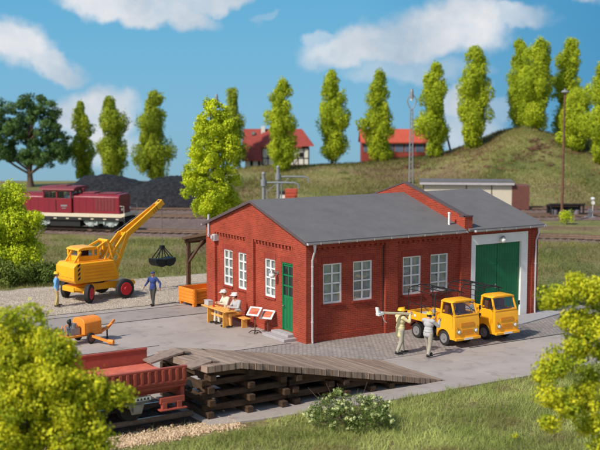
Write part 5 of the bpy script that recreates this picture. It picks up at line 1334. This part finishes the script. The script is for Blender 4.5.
mb = MB(); mb.box(-.95, -.51, -.25, .3, zt - .44, zt - .2); mb.build('lid', M['black'], t, smooth=False)
# goods shed behind the roofs
v = 105.; pa = uvw(pu(423, v), v, 0)
t = thing('goods_shed', 'long low shed with cream panels and a brown boarded end behind the workshop', 'shed', pa, FACE + R(-6))
Ls = 8.45; zt = pz(184, v)
mb = MB(); mb.box(0, Ls, .0, 3.2, 0, zt - .02); mb.build('wall', mat('cream_panel', (.60, .54, .42), .8, var=.05), t, smooth=False)
mb = MB()
for x in (.0, 4.1, 6.5): mb.box(x, x + .09, -.03, -.002, 0, zt - .02)
mb.build('panel_joint', M['half_timber'], t, smooth=False)
mb = MB(); mb.box(Ls + .005, Ls + 1.65, -.02, 3.2, 0, zt - .1)
for k in range(9): mb.box(Ls + .03 + k * .18, Ls + .15 + k * .18, -.05, -.022, 0, zt - .1)
mb.build('boarded_end', M['brownwall'], t, smooth=False)
mb = MB(); mb.box(-.3, Ls + .2, -.35, 3.5, zt, zt + .10); mb.box(-.3, Ls + .2, -.35, 3.5, zt + .10, zt + .34) ; mb.build('roof', M['roof'], t, smooth=False)
mb = MB(); mb.box(-.3, Ls + .2, -.39, -.352, zt, zt + .2); mb.build('fascia', M['zinc'], t, smooth=False)
# dark shelter by the tracks
v = 98.; p = uvw(pu(551, v), v, 0)
t = thing('track_shelter', 'small black open shelter holding grey drums beside the right-hand tracks', 'shelter', p, FACE)
mb = MB(); zt = pz(204.5, v); mb.prism([(-.5, zt), (1.2, zt - .25), (1.2, zt - .1), (-.5, zt + .15)], 0, -.1, 3.05); mb.build('roof', M['black'], t, smooth=False)
mb = MB()
for x in (.0, 2.9): mb.box(x - .05, x + .09, -.4, -.28, 0, zt); mb.box(x - .05, x + .09, 1.0, 1.15, 0, zt - .2)
mb.box(0, 2.9, 1.05, 1.13, 0, zt - .28); mb.build('frame', M['black'], t, smooth=False)
dm = mat('grey_drum', (.20, .17, .18), .6, var=.15)
drum0 = None
for k in range(4):
    q = t.location + RGT * (.45 + k * .66) + Vector((fx, fy, 0)) * .1
    if drum0 is None:
        mb = MB(); mb.tube((0, 0, 0), (0, 0, .62), .28, n=18); mb.ball((0, 0, .60), (.28, .28, .16), 18, 6, zc=0.)
        for z in (.2, .42): mb.tube((0, 0, z), (0, 0, z + .03), .295, n=18)
        drum0 = mb.build('drum', dm, None); o = drum0
    else: o = drum0.copy(); COL.objects.link(o)
    o.location = q
    tag(o, 'grey round-topped drum under the small black shelter, ' + ('leftmost', 'second from the left', 'third from the left', 'rightmost')[k], 'drum', 'drums under the black shelter')
# dwarf signal
v = 97.; p = uvw(pu(591, v), v, 0)
t = thing('ground_signal', 'short grey railway signal with a round white disc at the right edge', 'signal', p, FACE)
mb = MB(); mb.box(-.45, .45, -.3, .3, 0, .18); mb.box(-.13, .13, -.1, .1, .18, .85); mb.box(-.18, .18, -.14, .14, .5, .75); mb.build('base', M['grey_post'], t, bevel=.02)
mb = MB(); mb.tube((.25, 0, .1), (.25, 0, 1.5), .035, n=8); mb.tube((.25, -.05, 1.4), (.25, -.10, 1.4), .17, n=18); mb.ball((.22, 0, 1.75), (.22, .18, .16), 14, 8); mb.build('disc', M['white'], t)
# leaning pole on the hill
v = 133.; u = pu(449, v); p = uvw(u, v, terr(u, v))
t = thing('leaning_pole', 'dark blue pole leaning on the hillside between two poplars', 'pole', p, FACE)
mb = MB(); mb.tube((.25, 0, -.2), (-.75, 0, pz(122, v) - p.z), .13, .10, 10); mb.build('shaft', mat('blue_black_paint', (.02, .035, .06), .6), t)
mb = MB(); mb.tube((.25, 0, -.2), (.23, 0, .25), .22, .18, 10); mb.build('foot', M['grey_post'], t)

# ================================================================== HOUSES ON THE HILL
v = 139.; sc = v / 1094.
px0 = 243; p = uvw(pu(px0, v), v, 0); zb = 2.5
h = thing('half_timbered_house', 'half-timbered house with a steep red roof on the hill behind the workshop', 'house', (p.x, p.y, zb), FACE)
Lh = (313 - px0) * sc
ze = pz(145, v) - zb; zr = pz(129, v) - zb
x1 = 2.6
mb = MB(); mb.box(2.42, Lh - .5, .0, 5, 0, ze - .3); mb.box(.15, 2.415, 2.0, 5, 0, ze - .4); mb.prism([(-1.1, .6), (2.5, zr - .3), (5, ze - .4), (5, .6)], 0, .05, .14)
mb.build('wall', M['plaster'], h, smooth=False)
mb = MB()
mb.prism([(-.4, ze - .12), (2.5, zr), (5.4, ze - .12), (5.4, ze - .3), (2.5, zr - .2), (-.4, ze - .3)], 0, 2.4, Lh - 1.4)
# hipped right end
e0 = Lh - 1.4; e1 = Lh + .15
mb.add([(e0, -.4, ze - .12), (e1, -.4, ze - .12), (e1, 5.4, ze - .12), (e0, 5.4, ze - .12), (e0, 2.5, zr)], [(0, 1, 4), (1, 2, 4), (2, 3, 4), (0, 3, 2, 1), (0, 4, 3)])
# catslide roof on the left wing
mb.prism([(-1.3, .9), (2.5, zr), (5.4, ze - .12), (5.4, ze - .3), (2.5, zr - .2), (-1.3, .72)], 0, -.1, 2.395)
rf = mb.build('roof', M['roof_red'], h, smooth=False)
mb = MB(); mb.box(2.25, 2.75, 1.9, 2.5, zr - 1.0, zr + .35); mb.build('chimney', M['plaster'], rf, smooth=False)
mb = MB(); mb.box(1.05, 1.45, 1.55, 1.8, zr - .75, zr - .35); mb.build('skylight', M['steel'], rf, smooth=False)
mb = MB()
for x in (2.45, 3.2, 4.0, 6.4, 7.0, 7.7, Lh - .56): mb.box(x - .06, x + .06, -.03, .0, 0, ze - .3)
for z in (.05, .95, ze - .42): mb.box(2.4, Lh - .5, -.032, -.002, z, z + .12)
for (a, b) in ((2.5, 3.15), (6.45, 6.95)): mb.bar((a, -.02, .15), (b, -.02, .95), .03, .1, (0, 1, 0)); mb.bar((b, -.02, 1.05), (a, -.02, ze - .45), .03, .1, (0, 1, 0))
for y in (.1, 1.6, 3.2, 4.8): mb.box(Lh - .5, Lh - .46, y - .06, y + .06, 0, ze - .3)
mb.build('timber_frame', M['half_timber'], h, smooth=False)
for x in (3.35, 4.7, 7.15):
    mb = MB(); mb.box(x, x + .55, -.045, -.01, 1.15, 1.75); f = mb.build('window', M['half_timber'], h, smooth=False); mb = MB(); mb.box(x + .06, x + .49, -.055, -.046, 1.2, 1.7); mb.build('pane', M['dark_glass'], f, smooth=False)
mb = MB(); mb.box(.3, 2.3, -.75, -.1, -.9, .72); mb.build('lower_wall', M['plaster'], h, smooth=False)
mb = MB()
for x in (.95, 1.9): mb.box(x, x + .35, -.79, -.752, -.9, .7)
mb.build('post', M['half_timber'], h, smooth=False)

p = uvw(pu(362, v), v, 0); zb = 3.0
h = thing('signal_cabin', 'low long building with orange-red roof and a band of blue windows, half hidden by poplars', 'building', (p.x, p.y, zb), FACE)
Lh = 64 * sc; ze = pz(141, v) - zb; zr = pz(129, v) - zb
mb = MB(); mb.box(0, Lh, 0, 4.4, 0, ze); mb.prism([(0, ze), (4.4, ze), (2.2, zr - .1)], 0, .05, Lh - .05); mb.build('wall', M['roof_red'], h, smooth=False)
mb = MB(); mb.prism([(-.4, ze - .1), (2.2, zr), (4.8, ze - .1), (4.8, ze - .25), (2.2, zr - .18), (-.4, ze - .25)], 0, -.25, Lh + .25); mb.build('roof', M['roof_orange'], h, smooth=False)
for k in range(6):
    x = .2 + k * (Lh - .3) / 6; mb = MB(); mb.box(x, x + 1.12, -.05, -.005, ze - 1.35, ze - .3); f = mb.build('window', M['grey_post'], h, smooth=False)
    mb = MB(); mb.box(x + .07, x + 1.05, -.065, -.051, ze - 1.28, ze - .37); mb.build('pane', mat('blue_grey_pane', (.13, .16, .24), .2), f, smooth=False)

# ================================================================== COAL HEAPS
def heap(label, prof, v, depth, seed):
    """prof: (px, top_y) along the heap"""
    u0, u1 = pu(prof[0][0], v), pu(prof[-1][0], v); uc = (u0 + u1) / 2
    n = 60; m = 26; r = np.random.RandomState(seed); V = []
    ns = r.rand(n + 1, m + 1)
    for j in range(m + 1):
        t = j / m; vv = (t - .5) * depth
        for i in range(n + 1):
            s = i / n; uu = u0 + (u1 - u0) * s; px = 300 + uu / v * 1094
            hz = pz(np.interp(px, [q[0] for q in prof], [q[1] for q in prof]), v)
            z = max(0, hz) * max(0, 1 - abs(2 * t - 1) ** 1.6) + (ns[i, j] - .5) * .16
            V.append((uu - uc, vv, max(-.1, z) if 0 < j < m and 0 < i < n else -.15))
    F = [(j * (n + 1) + i, j * (n + 1) + i + 1, (j + 1) * (n + 1) + i + 1, (j + 1) * (n + 1) + i) for j in range(m) for i in range(n)]
    me = bpy.data.meshes.new('coal_heap'); me.from_pydata(V, [], F); me.polygons.foreach_set('use_smooth', [True] * len(F)); me.materials.append(M['coal'])
    o = bpy.data.objects.new('coal_heap', me); COL.objects.link(o); o.location = uvw(uc, v + depth / 2, 0); o.rotation_euler = (0, 0, FACE); tag(o, label, 'coal heap')
heap('long dark coal heap rising directly behind the maroon locomotive', [(48, 210), (60, 190), (74, 179), (95, 176.5), (115, 179), (135, 184), (158, 190), (176, 210)], 106, 9, 1)
heap('dark coal heap between the crane jib and the bright tree', [(100, 210), (118, 193), (136, 186), (152, 180), (172, 178), (194, 180), (215, 188), (238, 210)], 104, 9, 2)

# ================================================================== VEGETATION
def leaf_cloud(clumps, n_per, leaf, seed, squash=1., hollow=.72, flat=.0):
    """clumps: (x,y,z,rx,ry,rz,tint). returns V,F,tint"""
    r = np.random.RandomState(seed); Vs = []; T = []
    for (cx, cy, cz, rx, ry, rz, tn) in clumps:
        n = int(n_per * (rx * ry * rz) ** (2 / 3.) * 4) + 20
        d = r.normal(size=(n, 3)); d /= np.linalg.norm(d, axis=1)[:, None]
        rad = hollow + (1 - hollow) * r.rand(n) ** .6; rad *= 1 + .10 * r.normal(size=n)
        # lumpy surface
        k = r.normal(size=(6, 3)) * 3.2; ph = r.rand(6) * 6.28
        lump = 1 + .20 * np.sin(d @ k.T + ph).sum(1) / 1.6
        P = np.array([cx, cy, cz]) + d * np.array([rx, ry, rz]) * (rad * lump)[:, None]
        nn = d + r.normal(size=(n, 3)) * .5; nn /= np.linalg.norm(nn, axis=1)[:, None]
        a = np.cross(nn, r.normal(size=(n, 3))); a /= np.linalg.norm(a, axis=1)[:, None]; b = np.cross(nn, a)
        s = leaf * (.6 + .8 * r.rand(n))[:, None]
        q = np.stack([P - a * s * .5, P - b * s * .38 + nn * s * .12, P + a * s * .5, P + b * s * .38 + nn * s * .12], 1)
        Vs.append(q.reshape(-1, 3)); T.append(np.clip(tn + r.normal(size=n) * .16, 0, 1))
    V = np.concatenate(Vs); F = np.arange(len(V)).reshape(-1, 4); return V, F, np.concatenate(T)
def tree(name, label, cat, loc, clumps, trunk, fol, n_per, leaf, seed, group=None, rz=0, limbs=True):
    t = thing(name, label, cat, loc, rz, group)
    r = random.Random(seed)
    if trunk:
        h_, r0 = trunk
        mb = MB(); pts = [(r.uniform(-.05, .05) * k * .6, r.uniform(-.05, .05) * k * .6, -.15 + h_ * k / 6) for k in range(7)]
        mb.path(pts, [r0 * (1.25 if k == 0 else 1 - k * .13) for k in range(7)], 9)
        if limbs:
            for c in r.sample(clumps, min(len(clumps), 16)):
                z0 = max(h_ * .25, min(h_ * .95, c[2] - abs(c[0]) * .8 - .3)); k = (z0 + .15) / h_ * 6; i = min(5, int(k)); base = Vector(pts[i]).lerp(Vector(pts[i + 1]), min(1, k - i))
                mid = base.lerp(Vector(c[:3]), .5) + Vector((0, 0, -.1)); mb.path([base, mid, c[:3]], [r0 * .4, r0 * .28, r0 * .12], 6)
        mb.build('trunk', M['bark'], t)
    V, F, T = leaf_cloud(clumps, n_per, leaf, seed); arr_mesh('crown', V, F, fol, t, T)
    return t
F_pop = foliage('poplar_leaves', (.25, .34, .020), (.68, .75, .045), .42)
F_pop2 = foliage('olive_poplar_leaves', (.19, .27, .022), (.56, .62, .05), .42)
F_bright = foliage('bright_leaves', (.30, .40, .014), (.76, .82, .035), .33)
F_fg = foliage('yellow_green_leaves', (.17, .27, .014), (.78, .74, .030), .3)
F_oak = foliage('dark_oak_leaves', (.045, .095, .025), (.14, .24, .06), .15)
F_hedge = foliage('dark_hedge_leaves', (.05, .09, .014), (.20, .25, .04), .2)
F_pale = foliage('pale_shrub_leaves', (.06, .11, .022), (.24, .32, .07), .25)
def poplar_clumps(H_, W_, seed, base=.12, top=.18):
    """stacked uneven tufts round a stem; narrow pointed top, widest below the middle"""
    r = random.Random(seed); out = []; N = 84
    side = [r.uniform(-.42, .42) for _ in range(11)]; thin = [r.random() < .3 for _ in range(11)]
    for k in range(N):
        t = (k + .5) / N; z = H_ * (base + (1 - base) * t)
        env = (top + (1 - top) * math.sin(min(1, (1 - t) * 1.25 + .05) * PI / 2)) * (1 if t > .22 else .45 + 2.5 * t)
        env *= .78 + .35 * math.sin(t * 17 + seed) * r.uniform(.2, 1)
        q_ = int(t * 10.99)
        if thin[q_] and .1 < t < .93: env *= .8
        a = k * 2.4 + r.uniform(-.4, .4); rad = W_ / 2 * env * r.uniform(.3, .95); s = W_ * .5 * (.20 + .17 * r.random()) * (.55 + .6 * env)
        dx = side[q_] * W_ * .22
        out.append((rad * math.cos(a) + dx, rad * math.sin(a), z, s, s, s * r.uniform(1.0, 1.5), r.uniform(.25, .8)))
    out.append((0, 0, H_ * .97, W_ * .10, W_ * .10, H_ * .05, .6))
    return out
# pixel x, base y, top y, crown width px, depth, material, label
POP = [
 (82, 183, 103, 27, 141, 2, 'thin olive poplar beside the dark oak, leftmost of the poplars'),
 (113, 182, 99, 36, 139, 2, 'olive poplar above the coal heaps, second poplar from the left'),
 (153, 182, 96, 38, 138, 2, 'olive poplar left of the bright tree, third poplar from the left'),
 (234, 176, 90, 24, 136, 2, 'dark olive poplar rising just behind the bright tree'),
 (281, 171, 82, 34, 128, 1, 'yellow-green poplar hiding the middle of the half-timbered house'),
 (332, 163, 73, 36, 132, 1, 'yellow-green poplar right of the half-timbered house'),
 (378, 164, 74, 36, 132, 1, 'yellow-green poplar at the left end of the low orange-roofed building'),
 (433, 160, 66, 35, 131, 1, 'yellow-green poplar just right of the ring-shaped lamp'),
 (475, 150, 51, 42, 130, 1, 'tall yellow-green poplar with a side tuft, left slope of the hilltop'),
 (519, 136, 43, 34, 134, 1, 'rear poplar of the dense pair on the hilltop, the left one'),
 (535, 142, 44, 40, 130, 1, 'front poplar of the dense pair on the hilltop, the right one'),
 (567, 160, 42, 38, 133, 1, 'tall poplar with its thin top right of the hilltop pair'),
 (574, 172, 92, 38, 126, 1, 'lower bushy poplar behind the rusty lamp pole'),
 (601, 196, 64, 44, 122, 1, 'broad yellow-green poplar cut off by the right edge'),
]
FM = {1: F_pop, 2: F_pop2}
for k, (px, by, ty, wp, v, fm, lb_) in enumerate(POP):
    u = pu(px, v); zb = terr(u, v); H_ = pz(ty, v) - zb; W_ = wp / 1094. * v
    low = max(.04, (pz(by, v) - zb) / H_ + .05)
    tree('poplar_tree', lb_, 'tree', uvw(u, v, zb), poplar_clumps(H_, W_ * 1.04, 20 + k, base=low), (H_ * .85, .16), FM[fm], 230, .18, 50 + k, 'poplars along the hill', rz=FACE)
# bright tree behind the gable
v = 72.; u = pu(216, v); r = random.Random(3); cl = []
H_ = pz(97, v); prof = [(2.6, 1.1), (3.6, 1.9), (5.0, 2.15), (6.5, 1.95), (7.8, 1.7), (9.0, 1.25), (10.0, .6)]
for k in range(190):
    z = r.uniform(2.6, H_ - .25); w_ = np.interp(z, [p[0] for p in prof], [p[1] for p in prof]); a = r.uniform(0, 2 * PI); q = w_ * r.uniform(.35, .9)
    s = r.uniform(.24, .5) * (.7 if z > 9 else 1); cl.append((q * math.cos(a) + (.25 if z > 6 else -.1) - .3, q * math.sin(a), z, s, s, s * r.uniform(.8, 1.1), r.uniform(.25, .9)))
tree('deciduous_tree', 'large bright yellow-green tree directly behind the left end of the workshop', 'tree', uvw(u, v, 0), cl, (7.5, .24), F_bright, 420, .125, 7, rz=FACE)
# dark oak
v = 137.; u = pu(30, v); H_ = pz(91, v); r = random.Random(13); cl = []
for (cx, cz, rx, rz) in ((-2.3, 7.9, 2.2, 2.0), (.2, 8.4, 2.0, 1.9), (2.3, 8.6, 1.7, 2.0), (-3.3, 5.6, 1.6, 1.7), (-1.0, 5.6, 2.0, 1.6), (1.4, 5.2, 2.0, 1.5), (3.2, 5.6, 1.5, 1.9), (3.6, 3.8, 1.1, 1.1), (-2.8, 3.6, 1.6, 1.0), (-.2, 3.2, 1.0, .8), (1.9, 3.0, 1.2, .8)):
    for k in range(24):
        a = r.uniform(0, 2 * PI); b = r.uniform(-1, 1); q = r.uniform(.4, 1.05); s = r.uniform(.38, .72)
        cl.append((cx * 1.05 + rx * q * math.cos(a) * math.sqrt(1 - b * b), 1.9 * q * math.sin(a), (cz + rz * q * b) * 1.10 + .2, s, s, s * .8, r.uniform(.1, .9)))
tree('oak_tree', 'broad dark green oak at the left behind the locomotive', 'tree', uvw(u, v, -.02), cl, (6.5, .42), F_oak, 170, .19, 8, rz=FACE)
# left middle shrub
def blob_bush(name, label, px, v, parts, fol, n_per, leaf, seed, trunk=None, cat='bush', cs=(.3, .6)):
    """parts: picture-plane lobes (px, py, rx_px, rz_px, dv)"""
    r = random.Random(seed); u0 = pu(px, v); k = v / 1094.; cl = []
    for (qx, qy, rx, rz, dv, n) in parts:
        cx = pu(qx, v) - u0; cz = pz(qy, v)
        for _ in range(n):
            a = r.uniform(0, 2 * PI); b = r.uniform(-1, 1); q = r.uniform(.35, .95); s = r.uniform(*cs)
            z = cz + rz * k * q * b
            if z < s * .3: z = s * .3
            cl.append((cx + rx * k * q * math.cos(a) * math.sqrt(1 - b * b), dv + rx * k * .8 * q * math.sin(a), z, s, s, s * r.uniform(.75, 1), r.uniform(.2, .9)))
    t = tree(name, label, cat, uvw(u0, v, 0), cl, trunk, fol, n_per, leaf, seed, rz=FACE); return t
blob_bush('shrub', 'large yellow-green shrub at the left edge in front of the locomotive', 6, 63., [(4, 205, 22, 28, 0, 30), (22, 225, 20, 22, -.3, 26), (2, 250, 34, 28, 0, 34), (26, 258, 18, 18, -.5, 18), (-20, 235, 26, 40, 0, 26)], F_bright, 420, .12, 31, (3.4, .14), cs=(.35, .6))
blob_bush('hedge', 'low dark green hedge on the grass left of the yellow crane', 40, 60., [(12, 276, 30, 10, 0, 22), (45, 276, 20, 7, .3, 14), (-20, 272, 30, 14, 0, 16)], F_hedge, 300, .12, 32, None, cat='hedge', cs=(.25, .45))
# foreground trees
blob_bush('shrub', 'big blurred yellow-green shrub filling the lower left corner, in front of the wagon', 20, 24., [(18, 335, 30, 26, 0, 22), (52, 352, 26, 22, -.2, 20), (10, 380, 50, 38, 0, 46), (62, 395, 42, 34, -.3, 42), (94, 392, 20, 16, -.2, 12), (20, 435, 60, 40, 0, 50), (72, 436, 32, 30, -.4, 26), (96, 440, 10, 24, -.6, 8), (-30, 390, 50, 70, 0, 40), (116, 396, 12, 8, -.2, 5)], F_fg, 950, .068, 33, (3.6, .12), cs=(.16, .34))
blob_bush('shrub', 'blurred yellow-green shrub with separate tufts at the lower right edge', 590, 25., [(566, 300, 20, 12, 0, 14), (588, 288, 22, 14, 0, 14), (594, 320, 26, 18, 0, 18), (572, 322, 12, 8, 0, 6), (590, 352, 26, 20, 0, 20), (566, 368, 24, 14, -.2, 14), (550, 378, 9, 9, -.2, 5), (566, 400, 22, 20, -.3, 16), (556, 424, 9, 9, -.3, 4), (600, 395, 24, 30, 0, 16), (616, 340, 22, 60, .2, 16), (600, 430, 12, 12, 0, 7), (608, 455, 20, 20, 0, 8)], F_fg, 1000, .065, 34, None, cs=(.13, .27))
# flowering bush
v = 32.5; r = random.Random(41); k = v / 1094.; u0 = pu(350, v); cl = []
for _ in range(95):
    a = r.uniform(0, 2 * PI); q = r.random() ** .5; s = r.uniform(.10, .2); hgt = 1.14 * (1 - .45 * q ** 2)
    cl.append((1.28 * q * math.cos(a), .9 * q * math.sin(a), r.uniform(.15, hgt), s, s, s * .8, r.uniform(.1, .8)))
fb = tree('flowering_bush', 'round bush with pale yellow blossoms on the grass in front of the ramp', 'bush', uvw(u0, v, 0), cl, (.8, .05), F_pale, 900, .045, 41, rz=FACE)
fm_ = foliage('pale_blossom', (.55, .60, .22), (.80, .83, .44), .2)
bl = [(c[0] * 1.12 + r.uniform(-.12, .12), c[1] * 1.12 + r.uniform(-.15, .15), c[2] + r.uniform(-.05, .14), .045, .045, .04, r.uniform(.2, 1)) for c in cl if r.random() < .75 for _ in range(2)]
V, F, T = leaf_cloud(bl, 300, .05, 42); tag(arr_mesh('blossoms', V, F, fm_, fb, T), kind='stuff')
tw = MB()
for _ in range(24):
    a = r.uniform(0, 2 * PI); q = r.uniform(.4, 1.3); tw.path([(0, 0, 0), (q * .5 * math.cos(a), q * .4 * math.sin(a), .5), (q * math.cos(a), q * .75 * math.sin(a), r.uniform(.3, 1.3))], [.015, .01, .005], 4)
tw.build('twigs', M['bark'], fb)
# little round shrubs
for (px, py, v_, rad, lb_) in ((568, 216, 92, .75, 'small round light green shrub at the foot of the rusty lamp pole'), (521, 430, 31.2, .12, 'tiny yellow-green tuft standing in the foreground grass'), (573, 264, 66, .0, '')):
    if not rad: continue
    u0 = pu(px, v_); r = random.Random(px); cl = [(r.uniform(-.5, .5) * rad, r.uniform(-.5, .5) * rad, rad * r.uniform(.45, 1.3), rad * .45, rad * .45, rad * .42, r.uniform(.3, .8)) for _ in range(12)]
    tree('shrub', lb_, 'bush', uvw(u0, v_, 0), cl, (rad, .03), F_bright if rad > .5 else F_fg, 200, .09 if rad > .5 else .03, px, rz=FACE, limbs=False)
r = random.Random(77)
for k, (px, v_, rad, lb_) in enumerate(((553, 52., .55, 'low yellow-green bush in the grass just right of the workshop corner'), (590, 56., .6, 'low olive bush at the right edge above the foreground shrub'), (350, 121., .5, ''), (530, 70., .45, ''))):
    if not lb_: continue
    cl = [(r.uniform(-1, 1) * rad, r.uniform(-.6, .6) * rad, rad * r.uniform(.2, .8), rad * .4, rad * .4, rad * .35, r.uniform(.2, .8)) for _ in range(16)]
    tree('shrub', lb_, 'bush', uvw(pu(px, v_), v_, 0), cl, (rad * .8, .03), F_pop if k == 0 else F_pop2, 200, .08, 90 + k, rz=FACE, limbs=False)

# low scrub and bare-earth heather on the hillside
for nm_, fol, n_, sd, lb_ in (('scrub', F_hedge, 90, 71, 'dark green low scrub scattered over the hillside'), ('heather', foliage('red_brown_heather', (.11, .05, .035), (.27, .13, .085), 0.1), 110, 72, 'reddish brown heather patches on the hill')):
    r = random.Random(sd); cl = []; o0 = uvw(8, 120, 0)
    for _ in range(n_ // 6):
        u_, v_ = r.uniform(-12, 42), r.uniform(110, 133)
        if sd == 72 and _ < 11: u_, v_ = r.uniform(17, 28), r.uniform(120, 132)
        for _k in range(10):
            a_, b_ = u_ + r.gauss(0, 1.3), v_ + r.gauss(0, 1.3); p_ = uvw(a_, b_, terr(a_, b_)) - o0; q_ = r.uniform(.25, .65)
            cl.append((p_.x, p_.y, p_.z + .02, q_, q_, q_ * .28, r.uniform(.1, .9)))
    V, F, T = leaf_cloud(cl, 90, .13, sd); o = arr_mesh(nm_, V, F, fol, None, T); o.location = o0; tag(o, lb_, 'scrub', kind='stuff')
# grass blades
def blades(name, n, us, vs, hgt, wid, seed, keep, fol, lean=.35, zf=None):
    r = np.random.RandomState(seed); u = r.uniform(*us, n); v = r.uniform(*vs, n)
    X = CAMP.x + RGT.x * u + fx * v; Y = CAMP.y + RGT.y * u + fy * v
    k = keep(X, Y, u, v, r); X, Y, u, v = X[k], Y[k], u[k], v[k]; n = len(X)
    Z = np.full(n, -.02) if zf is None else np.array([zf(a, b) for a, b in zip(u, v)])
    a = r.uniform(0, 2 * PI, n); h_ = hgt * (.45 + .9 * r.rand(n)); ww = wid * (.7 + .6 * r.rand(n))
    lx = r.normal(size=n) * lean * h_; ly = r.normal(size=n) * lean * h_
    B = np.stack([X, Y, Z], 1); S_ = np.stack([np.cos(a) * ww, np.sin(a) * ww, np.zeros(n)], 1); Tp = B + np.stack([lx, ly, h_], 1)
    V = np.stack([B - S_, B + S_, Tp], 1).reshape(-1, 3); F = np.arange(3 * n).reshape(-1, 3)
    # patches of tone
    L_ = 1. if v.mean() < 45 else (.45 if v.mean() < 90 else .22)
    t = .5 + .2 * np.sin(X * .9 * L_ + 1.3 * np.sin(Y * .7 * L_)) + .18 * np.sin(Y * 1.7 * L_ + X * .4 * L_) + .12 * np.sin(X * 3.1 * L_ + 2 * np.sin(Y * 2.3 * L_)) + r.normal(size=n) * .17
    o = arr_mesh(name, V, F, fol, None, np.clip(t, 0, 1)); return tag(o, kind='stuff')
G_fg = grass_mat('foreground_grass_blades', (.18, .23, .045), (.62, .66, .21), (.26, .21, .09), (.24, .34, .06), .45)
G_mid = grass_mat('meadow_grass_blades', (.11, .135, .03), (.34, .33, .105), (.26, .18, .09), (.11, .17, .035), .20)
G_hill = grass_mat('hill_grass_blades', (.10, .11, .03), (.30, .26, .085), (.17, .085, .055), (.065, .115, .022), .13)
def keep_fg(X, Y, u, v, r):
    edge = -8.80 + .12 * np.sin(X * 3.1) + .08 * np.sin(X * 7.7) + np.where(X < -2, .35 * np.clip((-2 - X) / 5, 0, 1), 0)
    m = (Y < edge) & ~((X < -7.0) & (Y > -9.15))
    bare = .5 + .5 * np.sin(X * 1.1 + 2) * np.sin(Y * 1.9 + X * .3)
    return m & (r.rand(len(X)) < .45 + .55 * bare)
o = blades('grass', 360000, (-14, 22), (20, 41), .19, .0085, 61, keep_fg, G_fg, .5); tag(o, 'short mixed green grass in the foreground below the yard', 'grass')
def keep_mid(X, Y, u, v, r):
    m = (Y > 20.1 + .2 * np.sin(X * 2)) | ((X > 16.7) & (Y > -40)) | ((X > 13.4) & (Y > 5.5))
    return m & (r.rand(len(X)) < .55 + .45 * np.sin(X * .5) * np.sin(Y * .6 + X * .2))
o = blades('grass', 240000, (-30, 32), (38, 81), .22, .016, 62, keep_mid, G_mid, .5); tag(o, 'dull green meadow grass between the yard and the far tracks', 'grass')
o = blades('grass', 90000, (-16, 46), (108, 137), .28, .035, 63, lambda X, Y, u, v, r: (r.rand(len(X)) < .5 + .5 * np.sin(X * .35 + 1) * np.sin(Y * .4)), G_hill, .5, terr); tag(o, 'rough dry grass on the hillside behind the tracks', 'grass')
def keep_weed(X, Y, u, v, r): return ((X < -8.9) & (Y > -8.0) & (Y < -7.3)) | ((X < -8.9) & (Y > -5.0) & (Y < -4.2)) | ((np.abs(Y - 11.72) < .12) & (X < 1))
o = blades('weeds', 60000, (-25, 12), (22, 60), .14, .009, 64, keep_weed, G_fg, .5); tag(o, 'thin weeds growing along the foreground track and kerb', 'weeds')
